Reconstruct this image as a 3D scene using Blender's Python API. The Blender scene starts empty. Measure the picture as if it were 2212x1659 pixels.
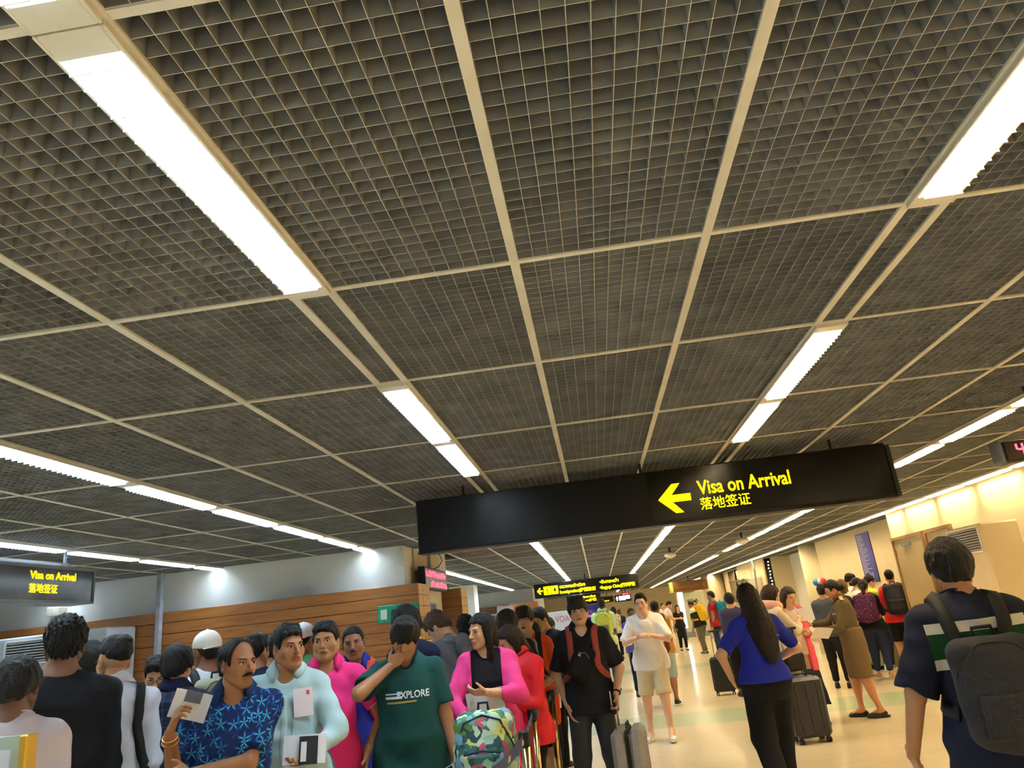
import bpy, math, random
import numpy as np
from mathutils import Vector, Matrix
random.seed(7); RNG = np.random.default_rng(7)
scene = bpy.context.scene
COL = scene.collection

# ---------------------------------------------------------------- camera
CAMZ = 1.55
YAW, PIT, ROL, FPX = -0.0796592, 0.3166713, -0.1106942, 1568.97
cy_, sy_, cp_, sp_ = math.cos(YAW), math.sin(YAW), math.cos(PIT), math.sin(PIT)
_fw = np.array([sy_*cp_, cy_*cp_, sp_]); _rt = np.array([cy_, -sy_, 0.0]); _up = np.cross(_rt, _fw)
_r2 = math.cos(ROL)*_rt + math.sin(ROL)*_up; _u2 = -math.sin(ROL)*_rt + math.cos(ROL)*_up
cam_d = bpy.data.cameras.new('camera'); cam = bpy.data.objects.new('camera', cam_d); COL.objects.link(cam)
cam_d.sensor_width = 36; cam_d.lens = FPX*36/2212; cam_d.clip_start = .05; cam_d.clip_end = 200
m = Matrix.Identity(4)
for i in range(3):
    m[i][0] = _r2[i]; m[i][1] = _u2[i]; m[i][2] = -_fw[i]
m[2][3] = CAMZ
cam.matrix_world = m
scene.camera = cam

# ---------------------------------------------------------------- world, exposure
w = bpy.data.worlds.new('world'); scene.world = w; w.use_nodes = True
w.node_tree.nodes['Background'].inputs[0].default_value = (.9, .9, .88, 1)
w.node_tree.nodes['Background'].inputs[1].default_value = .12
vs = scene.view_settings
vs.view_transform = 'Standard'; vs.look = 'None'; vs.exposure = 1.8; vs.gamma = 1.0; vs.use_curve_mapping = False
scene.cycles.max_bounces = 6; scene.cycles.diffuse_bounces = 4; scene.cycles.glossy_bounces = 3
scene.cycles.transmission_bounces = 4; scene.cycles.sample_clamp_indirect = 6.0
LAMP = 40.0                      # radiance of the lit louvre lamps
COOL = (.66, .84, 1.0); WARM = (1.0, .76, .43)

H = 1.15; CZ = CAMZ + H          # ceiling underside 2.70 m

def at(x, y, Y):
    """world point at forward distance Y that stands at photo position (x, y)"""
    d = _fw*FPX + _r2*(x-1106) - _u2*(y-829.5)
    return np.array([0, 0, CAMZ]) + d*(Y/d[1])

# ---------------------------------------------------------------- materials
def srgb(c):
    if isinstance(c, str):
        c = c.lstrip('#'); c = [int(c[i:i+2], 16)/255 for i in (0, 2, 4)]
    return tuple((v/12.92 if v <= .04045 else ((v+.055)/1.055)**2.4) for v in c)
MATS = {}
def M(name, col, rough=.7, metal=0., noise=None, bump=None, emit=None, coat=0., spec=.35, coord='Object', alpha=None, trans=0.):
    """plain procedural material: colour with optional mottling (scale, second colour) and bump (scale, strength)"""
    if name in MATS: return MATS[name]
    mt = bpy.data.materials.new(name); mt.use_nodes = True; nt = mt.node_tree
    b = nt.nodes['Principled BSDF']; c = srgb(col)
    b.inputs['Base Color'].default_value = (*c, 1); b.inputs['Roughness'].default_value = rough
    b.inputs['Metallic'].default_value = metal; b.inputs['Coat Weight'].default_value = coat
    b.inputs['Specular IOR Level'].default_value = spec
    if trans: b.inputs['Transmission Weight'].default_value = trans
    if alpha is not None: b.inputs['Alpha'].default_value = alpha
    tc = None
    if noise or bump:
        tc = nt.nodes.new('ShaderNodeTexCoord')
    if noise:
        n = nt.nodes.new('ShaderNodeTexNoise'); n.inputs['Scale'].default_value = noise[0]; n.inputs['Detail'].default_value = 5
        nt.links.new(tc.outputs[coord], n.inputs['Vector'])
        if len(noise) > 2:
            mp = nt.nodes.new('ShaderNodeMapping'); mp.inputs['Scale'].default_value = noise[2]
            nt.links.new(tc.outputs[coord], mp.inputs[0]); nt.links.new(mp.outputs[0], n.inputs['Vector'])
        r = nt.nodes.new('ShaderNodeValToRGB'); r.color_ramp.elements[0].position = .35; r.color_ramp.elements[1].position = .68
        r.color_ramp.elements[0].color = (*c, 1); r.color_ramp.elements[1].color = (*srgb(noise[1]), 1)
        nt.links.new(n.outputs['Fac'], r.inputs[0]); nt.links.new(r.outputs[0], b.inputs['Base Color'])
    if bump:
        n2 = nt.nodes.new('ShaderNodeTexNoise'); n2.inputs['Scale'].default_value = bump[0]; n2.inputs['Detail'].default_value = 3
        nt.links.new(tc.outputs[coord], n2.inputs['Vector'])
        if len(bump) > 2:
            mp2 = nt.nodes.new('ShaderNodeMapping'); mp2.inputs['Scale'].default_value = bump[2]
            nt.links.new(tc.outputs[coord], mp2.inputs[0]); nt.links.new(mp2.outputs[0], n2.inputs['Vector'])
        bp = nt.nodes.new('ShaderNodeBump'); bp.inputs['Strength'].default_value = bump[1]; bp.inputs['Distance'].default_value = .01
        nt.links.new(n2.outputs['Fac'], bp.inputs['Height']); nt.links.new(bp.outputs[0], b.inputs['Normal'])
    if emit:
        b.inputs['Emission Color'].default_value = (*srgb(emit[0]), 1) if isinstance(emit[0], str) else (*emit[0], 1)
        b.inputs['Emission Strength'].default_value = emit[1]
    MATS[name] = mt
    return mt

# ---------------------------------------------------------------- mesh helpers
def mesh_obj(name, V, F, mats, parent=None, base=(0, 0, 0), smooth=False, mi=None, attr=None):
    V = np.asarray(V, dtype=np.float32) - np.asarray(base, dtype=np.float32)
    me = bpy.data.meshes.new(name)
    if isinstance(F, np.ndarray):
        n = len(F); k = F.shape[1]
        me.vertices.add(len(V)); me.vertices.foreach_set('co', V.ravel())
        me.loops.add(n*k); me.loops.foreach_set('vertex_index', F.astype(np.int32).ravel())
        me.polygons.add(n); me.polygons.foreach_set('loop_start', np.arange(0, n*k, k, dtype=np.int32))
        me.update(calc_edges=True)
    else:
        me.from_pydata(V.tolist(), [], F)
    for a in (mats if isinstance(mats, (list, tuple)) else [mats]): me.materials.append(a)
    if mi is not None: me.polygons.foreach_set('material_index', np.asarray(mi, dtype=np.int32))
    if smooth: me.polygons.foreach_set('use_smooth', np.ones(len(me.polygons), dtype=bool))
    if attr:
        for k_, v_ in attr.items():
            v_ = np.asarray(v_, dtype=np.float32)
            if v_.ndim == 2: at_ = me.attributes.new(k_, 'FLOAT_VECTOR', 'POINT'); at_.data.foreach_set('vector', v_.ravel())
            else: at_ = me.attributes.new(k_, 'FLOAT', 'POINT'); at_.data.foreach_set('value', v_)
    me.update()
    o = bpy.data.objects.new(name, me); COL.objects.link(o)
    if parent is not None: o.parent = parent
    return o

class MB:
    """collects shapes in world coordinates; build() makes one mesh object of them"""
    def __init__(s): s.V = []; s.F = []; s.mi = []
    def add(s, V, F, m=0):
        b = len(s.V); s.V += [tuple(map(float, v)) for v in V]
        s.F += [tuple(i+b for i in f) for f in F]; s.mi += [m]*len(F); return s
    def box(s, lo, hi, m=0, R=None, c=None, bev=0.):
        x0, y0, z0 = lo; x1, y1, z1 = hi
        if bev > 0:
            b = min(bev, (x1-x0)*.49, (y1-y0)*.49, (z1-z0)*.49); V = []; 
            for sx in (0, 1):
                for sy in (0, 1):
                    for sz in (0, 1):
                        X = (x0, x1)[sx]; Y = (y0, y1)[sy]; Z = (z0, z1)[sz]
                        dx = b*(1-2*sx); dy = b*(1-2*sy); dz = b*(1-2*sz)
                        V += [(X, Y+dy, Z+dz), (X+dx, Y, Z+dz), (X+dx, Y+dy, Z)]
            id_ = lambda a, b_, c_, k: (a*4+b_*2+c_)*3+k
            F = []
            for k in range(3):
                for v in (0, 1):
                    q = []
                    for (p, r) in ((0, 0), (1, 0), (1, 1), (0, 1)):
                        t = [0, 0, 0]; t[k] = v; t[(k+1) % 3] = p; t[(k+2) % 3] = r; q.append(id_(*t, k))
                    F.append(tuple(q if v else q[::-1]))
            for k in range(3):
                a, c2 = (k+1) % 3, (k+2) % 3
                for p in (0, 1):
                    for r in (0, 1):
                        t0 = [0, 0, 0]; t0[a] = p; t0[c2] = r; t1 = list(t0); t1[k] = 1
                        F.append((id_(*t0, a), id_(*t1, a), id_(*t1, c2), id_(*t0, c2)))
            for i in range(8): F.append((i*3, i*3+1, i*3+2))
        else:
            V = [(x, y, z) for x in (x0, x1) for y in (y0, y1) for z in (z0, z1)]
            F = [(0, 1, 3, 2), (4, 6, 7, 5), (0, 4, 5, 1), (2, 3, 7, 6), (0, 2, 6, 4), (1, 5, 7, 3)]
        if R is not None:
            c = np.array(c if c is not None else (0, 0, 0)); V = [tuple(np.asarray(R) @ np.array(v)+c) for v in V]
        return s.add(V, F, m)
    def tube(s, P, r, n=8, m=0, cap=True, closed=False):
        P = [np.array(p, float) for p in P]; r = r if hasattr(r, '__len__') else [r]*len(P)
        V = []; F = []; N = len(P); up = None
        for i, p in enumerate(P):
            t = (P[(i+1) % N]-P[i-1]) if closed else (P[min(i+1, N-1)]-P[max(i-1, 0)]); t = t/(np.linalg.norm(t)+1e-9)
            if up is None: up = np.array([0, 0, 1.]) if abs(t[2]) < .9 else np.array([1., 0, 0])
            a = np.cross(t, up); a /= np.linalg.norm(a)+1e-9; b = np.cross(a, t); up = b
            V += [p+r[i]*(math.cos(2*math.pi*j/n)*a+math.sin(2*math.pi*j/n)*b) for j in range(n)]
        for i in range(N if closed else N-1):
            i2 = (i+1) % N
            F += [(i*n+j, i*n+(j+1) % n, i2*n+(j+1) % n, i2*n+j) for j in range(n)]
        if cap and not closed: F += [tuple(range(n))[::-1], tuple((N-1)*n+j for j in range(n))]
        return s.add(V, F, m)
    def lathe(s, prof, c, n=20, m=0, ax=None):
        V = []; F = []
        for r, z in prof: V += [(c[0]+r*math.cos(2*math.pi*j/n), c[1]+r*math.sin(2*math.pi*j/n), c[2]+z) for j in range(n)]
        for i in range(len(prof)-1): F += [(i*n+j, i*n+(j+1) % n, (i+1)*n+(j+1) % n, (i+1)*n+j) for j in range(n)]
        F += [tuple(range(n))[::-1], tuple((len(prof)-1)*n+j for j in range(n))]
        return s.add(V, F, m)
    def quad(s, a, b, c, d, m=0): return s.add([a, b, c, d], [(0, 1, 2, 3)], m)
    def build(s, name, mats, parent=None, smooth=False, base=None):
        if base is None: base = tuple(rootloc(parent)) if parent is not None else (0, 0, 0)
        return mesh_obj(name, s.V, s.F, mats, parent, base, smooth, s.mi if isinstance(mats, (list, tuple)) else None)

def rootloc(o):
    p = Vector((0, 0, 0))
    while o is not None: p = p+o.location; o = o.parent
    return p
def tag(o, label=None, cat=None, group=None, kind=None):
    if label: o['label'] = label
    if cat: o['category'] = cat
    if group: o['group'] = group
    if kind: o['kind'] = kind
    return o
def thing(name, label, cat, loc, group=None):
    o = bpy.data.objects.new(name, None); COL.objects.link(o); o.location = tuple(map(float, loc)); o.empty_display_size = .1
    return tag(o, label, cat, group)
def solo(mb, name, mats, label, cat, group=None, smooth=False):
    """a thing that is one mesh, its origin at its base"""
    A = np.array(mb.V); b = ((A[:, 0].min()+A[:, 0].max())/2, (A[:, 1].min()+A[:, 1].max())/2, A[:, 2].min())
    o = mb.build(name, mats, None, smooth, base=b); o.location = tuple(map(float, b)); return tag(o, label, cat, group)
def struct(mb, name, mats, parent=None, smooth=False):
    o = mb.build(name, mats, parent, smooth)
    if parent is None: o['kind'] = 'structure'
    return o
def copy_tree(o, parent=None):
    c = o.copy(); COL.objects.link(c); c.parent = parent
    for ch in o.children: copy_tree(ch, c)
    return c
def text_mesh(body, size, bold=.0, ext=0.):
    """flat glyph mesh of a string: verts in (x right, y up), left aligned at the baseline"""
    cu = bpy.data.curves.new('lettering', 'FONT'); cu.body = body; cu.size = size; cu.offset = bold*size; cu.resolution_u = 3
    o = bpy.data.objects.new('lettering', cu); COL.objects.link(o)
    dg = bpy.context.evaluated_depsgraph_get(); me = o.evaluated_get(dg).to_mesh()
    V = np.array([v.co for v in me.vertices]) if len(me.vertices) else np.zeros((0, 3)); F = [tuple(p.vertices) for p in me.polygons]
    o.evaluated_get(dg).to_mesh_clear(); bpy.data.objects.remove(o); bpy.data.curves.remove(cu)
    return V, F
def text_on(mb, body, size, org, ex, ey, width=None, bold=.0, m=0, center=False):
    """adds the string to mb on the plane org + x*ex + y*ey, stretched to width when given"""
    V, F = text_mesh(body, size, bold)
    if not len(V): return
    s = 1. if width is None else width/(V[:, 0].max()-V[:, 0].min())
    x0 = V[:, 0].min() if width is not None else 0
    if center: x0 = (V[:, 0].max()+V[:, 0].min())/2
    ex = np.array(ex, float); ey = np.array(ey, float); org = np.array(org, float)
    mb.add([org+ex*((v[0]-x0)*s)+ey*v[1] for v in V], F, m)

def marks(mb, n, org, ex, ey, w, h, seed=1, m=0):
    """a line of marks too small to read in the photograph: n short upright strokes and bars"""
    r = random.Random(seed); ex = np.array(ex, float); ey = np.array(ey, float); org = np.array(org, float); s = w/n
    def q(a, b, c, d): mb.add([org+ex*a+ey*c, org+ex*b+ey*c, org+ex*b+ey*d, org+ex*a+ey*d], [(0, 1, 2, 3)], m)
    for i in range(n):
        x = i*s; k = r.random(); hh = h*r.uniform(.6, 1)
        q(x+.1*s, x+.32*s, 0, hh)
        if k < .6: q(x+.58*s, x+.8*s, 0, h*r.uniform(.5, .9))
        if k > .3: z = h*r.choice((0, .4, .75)); q(x+.1*s, x+.8*s, z, z+h*.2)

# ================================================================ the hall
def floor_mat():
    mt = bpy.data.materials.new('polished_floor'); mt.use_nodes = True; nt = mt.node_tree; b = nt.nodes['Principled BSDF']; L = nt.links.new
    tc = nt.nodes.new('ShaderNodeTexCoord'); sx = nt.nodes.new('ShaderNodeSeparateXYZ'); L(tc.outputs['Object'], sx.inputs[0])
    n = nt.nodes.new('ShaderNodeTexNoise'); n.inputs['Scale'].default_value = 1.6; n.inputs['Detail'].default_value = 4; L(tc.outputs['Object'], n.inputs['Vector'])
    base = nt.nodes.new('ShaderNodeMix'); base.data_type = 'RGBA'; base.inputs[6].default_value = (*srgb('#dccfb2'), 1); base.inputs[7].default_value = (*srgb('#d2c3a0'), 1)
    L(n.outputs['Fac'], base.inputs[0])
    prev = base.outputs[2]
    for y0, y1 in ((10.9, 12.2), (20.2, 21.6)):           # pale green inlaid bands across the floor
        r = nt.nodes.new('ShaderNodeMapRange'); r.interpolation_type = 'SMOOTHSTEP'
        a = nt.nodes.new('ShaderNodeMath'); a.operation = 'SUBTRACT'; a.inputs[1].default_value = (y0+y1)/2; L(sx.outputs[1], a.inputs[0])
        c = nt.nodes.new('ShaderNodeMath'); c.operation = 'ABSOLUTE'; L(a.outputs[0], c.inputs[0])
        r.inputs['From Min'].default_value = (y1-y0)/2+.06; r.inputs['From Max'].default_value = (y1-y0)/2-.06; L(c.outputs[0], r.inputs['Value'])
        mx = nt.nodes.new('ShaderNodeMix'); mx.data_type = 'RGBA'; mx.inputs[7].default_value = (*srgb('#b7c2a0'), 1)
        L(r.outputs[0], mx.inputs[0]); L(prev, mx.inputs[6]); prev = mx.outputs[2]
    L(prev, b.inputs['Base Color']); b.inputs['Roughness'].default_value = .16; b.inputs['Specular IOR Level'].default_value = .55
    n2 = nt.nodes.new('ShaderNodeTexNoise'); n2.inputs['Scale'].default_value = 5; n2.inputs['Detail'].default_value = 2; L(tc.outputs['Object'], n2.inputs['Vector'])
    bp = nt.nodes.new('ShaderNodeBump'); bp.inputs['Strength'].default_value = .12; bp.inputs['Distance'].default_value = .02
    L(n2.outputs['Fac'], bp.inputs['Height']); L(bp.outputs[0], b.inputs['Normal'])
    return mt
m_floor = floor_mat()
m_wall = M('painted_wall', '#ecebe6', .75, noise=(.7, '#e4e3dd'), bump=(40, .08))
m_wallw = M('painted_wall_cream', '#dccfae', .7, noise=(.6, '#d2c4a2'), bump=(40, .08))
m_white = M('white_enamel', '#e6e3da', .4)
m_cream = M('cream_enamel', '#d9cfb9', .5, noise=(9, '#cbbf a6'.replace(' ', '')))
m_black = M('black_gloss', '#0b0c10', .35)
m_dark = M('dark_plastic', '#17181b', .5)
m_grey = M('grey_metal', '#8f9196', .4, metal=.6)
m_steel = M('polished_brass_steel', '#d8bf8a', .18, metal=1.)
m_glassd = M('dark_glass', '#0a0b0e', .08, spec=.6)
m_paper = M('paper', '#e9e9ee', .8)
m_yellow = M('lit_yellow_letters', '#ffd000', .5, emit=((1., .62, .0), 2.2))
m_red = M('lit_red_letters', '#ff2030', .5, emit=((1., .03, .05), 3.))

def wood_mat(name, c1, c2):
    mt = M(name, c1, .45, noise=(2.2, c2, (1.2, 1.2, 14)), bump=(30, .05)); return mt
m_wood = wood_mat('oak_plank', '#99622f', '#824f25')
m_woodd = wood_mat('oak_plank_dark', '#7c5430', '#6a4525')
m_woodl = wood_mat('oak_plank_light', '#b58347', '#a37236')

struct(MB().box((-14, -8, -.2), (9, 50, 0)), 'floor', m_floor)
# wall behind the queue (white upper wall), side walls and end walls
struct(MB().box((-14, 9.8, 0), (-2.5, 12.66, CZ+.3)), 'wall_left', m_wall)
struct(MB().box((5.22, -8, 0), (5.62, 13.55, CZ+.3)), 'wall_right', m_wallw)
struct(MB().box((5.72, 13.55, 0), (6.1, 20.2, CZ+.3)), 'wall_recess', m_wallw)
struct(MB().box((6.35, 20.2, 0), (6.7, 25.3, CZ+.3)), 'wall_right_far', m_wall)
struct(MB().box((5.47, 25.0, 0), (6.7, 29.6, CZ+.3)), 'wall_right_block', m_wallw)
struct(MB().box((5.7, 29.6, 0), (6.7, 48, CZ+.3)), 'wall_right_end', m_wallw)
struct(MB().box((-9, 27.7, 0), (-2.3, 33, CZ+.3)), 'wall_left_far', m_wall)
struct(MB().box((-9, 47, 0), (7, 47.4, CZ+.3)), 'wall_far', m_wallw)
struct(MB().box((-14, -8.2, 0), (9, -8, CZ+.3)), 'wall_back', m_wall)
struct(MB().box((-14.2, -8, 0), (-14, 9.8, CZ+.3)), 'wall_side', m_wall)
struct(MB().box((-9.2, 12.66, 0), (-9, 47, CZ+.3)), 'wall_side_far', m_wall)
struct(MB().box((-4.1, 21.0, 0), (-3.4, 21.7, CZ)), 'column_left', m_wall)
struct(MB().lathe([(.54, 0), (.54, CZ)], (5.97, 20.3, 0), 40), 'column_right', m_wallw, smooth=True)
struct(MB().lathe([(.5, 0), (.5, CZ)], (5.25, 34.6, 0), 32), 'column_right_far', m_wallw, smooth=True)
for o in ('column_left', 'column_right', 'column_right_far'): bpy.data.objects[o]['kind'] = 'structure'

# wooden boards in front of the walls: every row of boards is a board of its own
def clad(name, x0, x1, y0, y1, z1, pitch, m_front, kind='wall', n=None, joint=.006):
    """board cladding: backing block with separate horizontal boards on the front (-Y) and the end (+X) faces"""
    b = struct(MB().box((x0+.02, y0+.02, 0), (x1-.02, y1, z1-.01)), name, M('joint_black', '#1a120a', .9))
    z = z1; i = 0
    while z > .02:
        zl = max(0, z-pitch)
        p = MB().box((x0, y0, zl+joint), (x1, y0+.022, z), bev=.003).build('board', m_front, b)
        e = MB().box((x1-.022, y0+.0221, zl+joint), (x1, y1, z), bev=.003).build('end_board', m_woodl, b)
        z = zl; i += 1
    return b
clad('wall_panelling_left', -14, -2.28, 9.62, 9.86, 2.18, .143, m_wood)
clad('wall_panelling_return', -2.62, -2.281, 9.87, 10.28, 2.18, .143, m_wood)
clad('wall_panelling_jamb', -2.62, -2.15, 12.0, 12.58, 2.18, .143, m_woodd)
clad('wall_panelling_far', -9, -2.9, 27.45, 27.69, 2.2, .23, m_woodd)
clad('wall_panelling_block', -3.1, -2.1, 26.6, 27.4, 2.2, .23, m_wood)
struct(MB().box((-2.6, 10.285, 0), (-2.47, 11.99, CZ)), 'wall_doorway', m_wallw)

# ---- ceiling: dark void, bars, egg-crate panels
void = MB().box((-14, -8, CZ+.16), (9, 50, CZ+.3)); void = struct(void, 'ceiling', M('ceiling_void', '#4a4842', .9))
strips = [-6.3, -4.44, -2.58, -.725, 1.072, 2.83, 4.42]; SW = .116
cols = []; edges = []
for a, b in zip(strips[:-1], strips[1:]):
    cols.append(('s', a-SW/2, a+SW/2)); x0 = a+SW/2; wd = (b-SW/2-x0)/3
    for k in range(3): cols.append(('p', x0+k*wd, x0+(k+1)*wd))
cols.append(('s', strips[-1]-SW/2, strips[-1]+SW/2)); cols.append(('p', 4.478, 5.04)); cols.append(('p', 5.04, 5.5))
edges = sorted({round(c[1], 4) for c in cols} | {round(c[2], 4) for c in cols})
rows = [-6.42, -5.38, -4.34, -3.3, -2.26, -1.22, -.18, .862, 1.915, 2.81, 3.87, 4.87, 5.9]
while rows[-1] < 40: rows.append(rows[-1]+1.04)
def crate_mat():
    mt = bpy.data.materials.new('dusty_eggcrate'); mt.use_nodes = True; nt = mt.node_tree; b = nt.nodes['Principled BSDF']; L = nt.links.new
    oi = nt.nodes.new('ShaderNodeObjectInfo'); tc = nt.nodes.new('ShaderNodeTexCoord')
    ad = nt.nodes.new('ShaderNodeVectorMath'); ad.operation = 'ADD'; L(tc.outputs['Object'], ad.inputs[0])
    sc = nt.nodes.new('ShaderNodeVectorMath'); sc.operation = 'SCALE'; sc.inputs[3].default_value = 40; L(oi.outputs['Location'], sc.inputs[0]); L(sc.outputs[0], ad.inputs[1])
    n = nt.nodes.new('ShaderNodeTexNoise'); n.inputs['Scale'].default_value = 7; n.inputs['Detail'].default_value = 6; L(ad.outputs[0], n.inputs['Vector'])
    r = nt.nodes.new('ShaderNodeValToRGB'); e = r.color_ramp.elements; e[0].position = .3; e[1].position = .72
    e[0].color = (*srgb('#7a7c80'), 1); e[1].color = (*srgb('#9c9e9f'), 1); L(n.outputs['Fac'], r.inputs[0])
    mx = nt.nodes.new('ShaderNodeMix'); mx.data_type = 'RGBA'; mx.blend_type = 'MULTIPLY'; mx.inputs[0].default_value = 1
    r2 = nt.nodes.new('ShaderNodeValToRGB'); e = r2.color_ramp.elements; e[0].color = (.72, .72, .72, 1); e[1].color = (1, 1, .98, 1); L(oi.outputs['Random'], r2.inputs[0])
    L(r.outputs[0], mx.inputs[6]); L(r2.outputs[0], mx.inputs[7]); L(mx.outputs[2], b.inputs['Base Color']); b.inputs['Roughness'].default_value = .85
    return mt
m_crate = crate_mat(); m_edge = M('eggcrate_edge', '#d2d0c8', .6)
def crate_mesh(W, Lh, nx, ny, dep=.06, t=.0013):
    """one moulded egg-crate panel: connected cell walls, their lower edges a hair wide"""
    xs = np.linspace(-W/2, W/2, nx+1); ys = np.linspace(-Lh/2, Lh/2, ny+1)
    V = []; idx = {}
    def v(x, y, z):
        k = (round(x, 5), round(y, 5), round(z, 5))
        if k not in idx: idx[k] = len(V); V.append(k)
        return idx[k]
    F = []; mi = []
    h = t/2
    for i in range(nx):
        for j in range(ny):
            a, b, c, d = xs[i]+h, xs[i+1]-h, ys[j]+h, ys[j+1]-h
            q = [(a, c), (b, c), (b, d), (a, d)]
            for k in range(4):
                p0, p1 = q[k], q[(k+1) % 4]
                F.append((v(*p0, 0), v(*p0, dep), v(*p1, dep), v(*p1, 0))); mi.append(0)
    for i in range(nx+1):
        for j in range(ny):
            F.append((v(xs[i]-h, ys[j]+h, 0), v(xs[i]-h, ys[j+1]-h, 0), v(xs[i]+h, ys[j+1]-h, 0), v(xs[i]+h, ys[j]+h, 0))); mi.append(1)
    for j in range(ny+1):
        for i in range(nx):
            F.append((v(xs[i]+h, ys[j]-h, 0), v(xs[i]+h, ys[j]+h, 0), v(xs[i+1]-h, ys[j]+h, 0), v(xs[i+1]-h, ys[j]-h, 0))); mi.append(1)
    for i in range(nx+1):
        for j in range(ny+1):
            F.append((v(xs[i]-h, ys[j]-h, 0), v(xs[i]-h, ys[j]+h, 0), v(xs[i]+h, ys[j]+h, 0), v(xs[i]+h, ys[j]-h, 0))); mi.append(1)
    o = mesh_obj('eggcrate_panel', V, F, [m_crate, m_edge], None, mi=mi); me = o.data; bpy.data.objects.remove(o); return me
def proj(P):
    d = np.asarray(P, float)-np.array([0, 0, CAMZ]); z = d @ _fw
    if z < .2: return None
    return 1106+FPX*(d @ _r2)/z, 829.5-FPX*(d @ _u2)/z
def in_view(x0, x1, y0, y1, z=CZ, mg=320):
    for x in (x0, (x0+x1)/2, x1):
        for y in (y0, (y0+y1)/2, y1):
            p = proj((x, y, z))
            if p and -mg < p[0] < 2212+mg and -mg < p[1] < 1659+mg: return True
    return False
def open_here(xc, yc):
    if yc < 9.8: return xc < 5.22
    if yc < 12.66: return -2.5 < xc < 5.22
    if yc < 13.5: return -5 < xc < 5.22
    return -6 < xc < 6.3 and yc < 46
W0, L0, SWm = .56*H-.03, 1.04*H-.026, SW*H-.03
me_p = crate_mesh(W0, L0, 12, 23); me_s = crate_mesh(SWm, L0, 2, 23)
LIT = {}                                   # (strip, row) -> has a lamp
for si in range(7):
    for ri in range(len(rows)-1):
        on = True
        if si in (3, 4) and ri in (8, 11, 12): on = False
        if si in (5,) and ri in (8, 9, 22): on = False
        LIT[(si, ri)] = on
cells = []
for (k, a, b) in cols:
    for ri in range(len(rows)-1):
        x0, x1, y0, y1 = a*H, b*H, rows[ri]*H, rows[ri+1]*H
        xc, yc = (x0+x1)/2, (y0+y1)/2
        if not open_here(xc, yc) or not in_view(x0, x1, y0, y1): continue
        if k == 's' and LIT[(min(range(7), key=lambda q: abs(strips[q]-(a+b)/2)), ri)]: continue
        cells.append((xc*xc+yc*yc, k, x0, x1, y0, y1))
cells.sort()
far = MB()
for n_, (d2, k, x0, x1, y0, y1) in enumerate(cells):
    wx, wy = x1-x0-.03, y1-y0-.026
    tilt = 0.
    if n_ < 300:
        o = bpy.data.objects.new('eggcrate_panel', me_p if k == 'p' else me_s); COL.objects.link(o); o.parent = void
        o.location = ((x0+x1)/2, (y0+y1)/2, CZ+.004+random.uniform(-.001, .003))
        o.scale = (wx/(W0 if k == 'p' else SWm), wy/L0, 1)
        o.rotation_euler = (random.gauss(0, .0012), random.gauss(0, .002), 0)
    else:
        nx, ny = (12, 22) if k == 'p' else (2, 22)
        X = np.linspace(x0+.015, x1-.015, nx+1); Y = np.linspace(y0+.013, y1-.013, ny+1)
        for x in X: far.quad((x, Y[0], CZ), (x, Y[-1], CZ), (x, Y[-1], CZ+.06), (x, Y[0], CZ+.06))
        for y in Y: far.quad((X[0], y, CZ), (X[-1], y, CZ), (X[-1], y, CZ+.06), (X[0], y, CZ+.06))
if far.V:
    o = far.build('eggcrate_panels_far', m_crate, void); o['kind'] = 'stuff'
m_bar = M('ceiling_bar_paint', '#dcd8cc', .55, noise=(5, '#cbc6b8'))
for e in edges:
    x = e*H
    ys = -7.4
    ye = 9.79 if x < -2.5 else (13.5 if x > 5.2 else 46)
    if x > 5.2: ys, ye = 13.6, 46
    if x > 6.3 or x < -13: continue
    MB().box((x-.015, ys, CZ-.002), (x+.015, ye, CZ+.02)).build('ceiling_bar', m_bar, void)
    if -5 < x < -2.5: MB().box((x-.015, 12.67, CZ-.002), (x+.015, 46, CZ+.02)).build('ceiling_bar', m_bar, void)
for r in rows:
    y = r*H
    if y > 46: continue
    x0, x1 = (-13.9, 5.2) if y < 9.8 else ((-2.5, 5.2) if y < 12.7 else (-8.9, 5.2 if y < 13.5 else 5.7))
    MB().box((x0, y-.011, CZ-.001), (x1, y+.011, CZ+.018)).build('cross_bar', m_bar, void)

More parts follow.
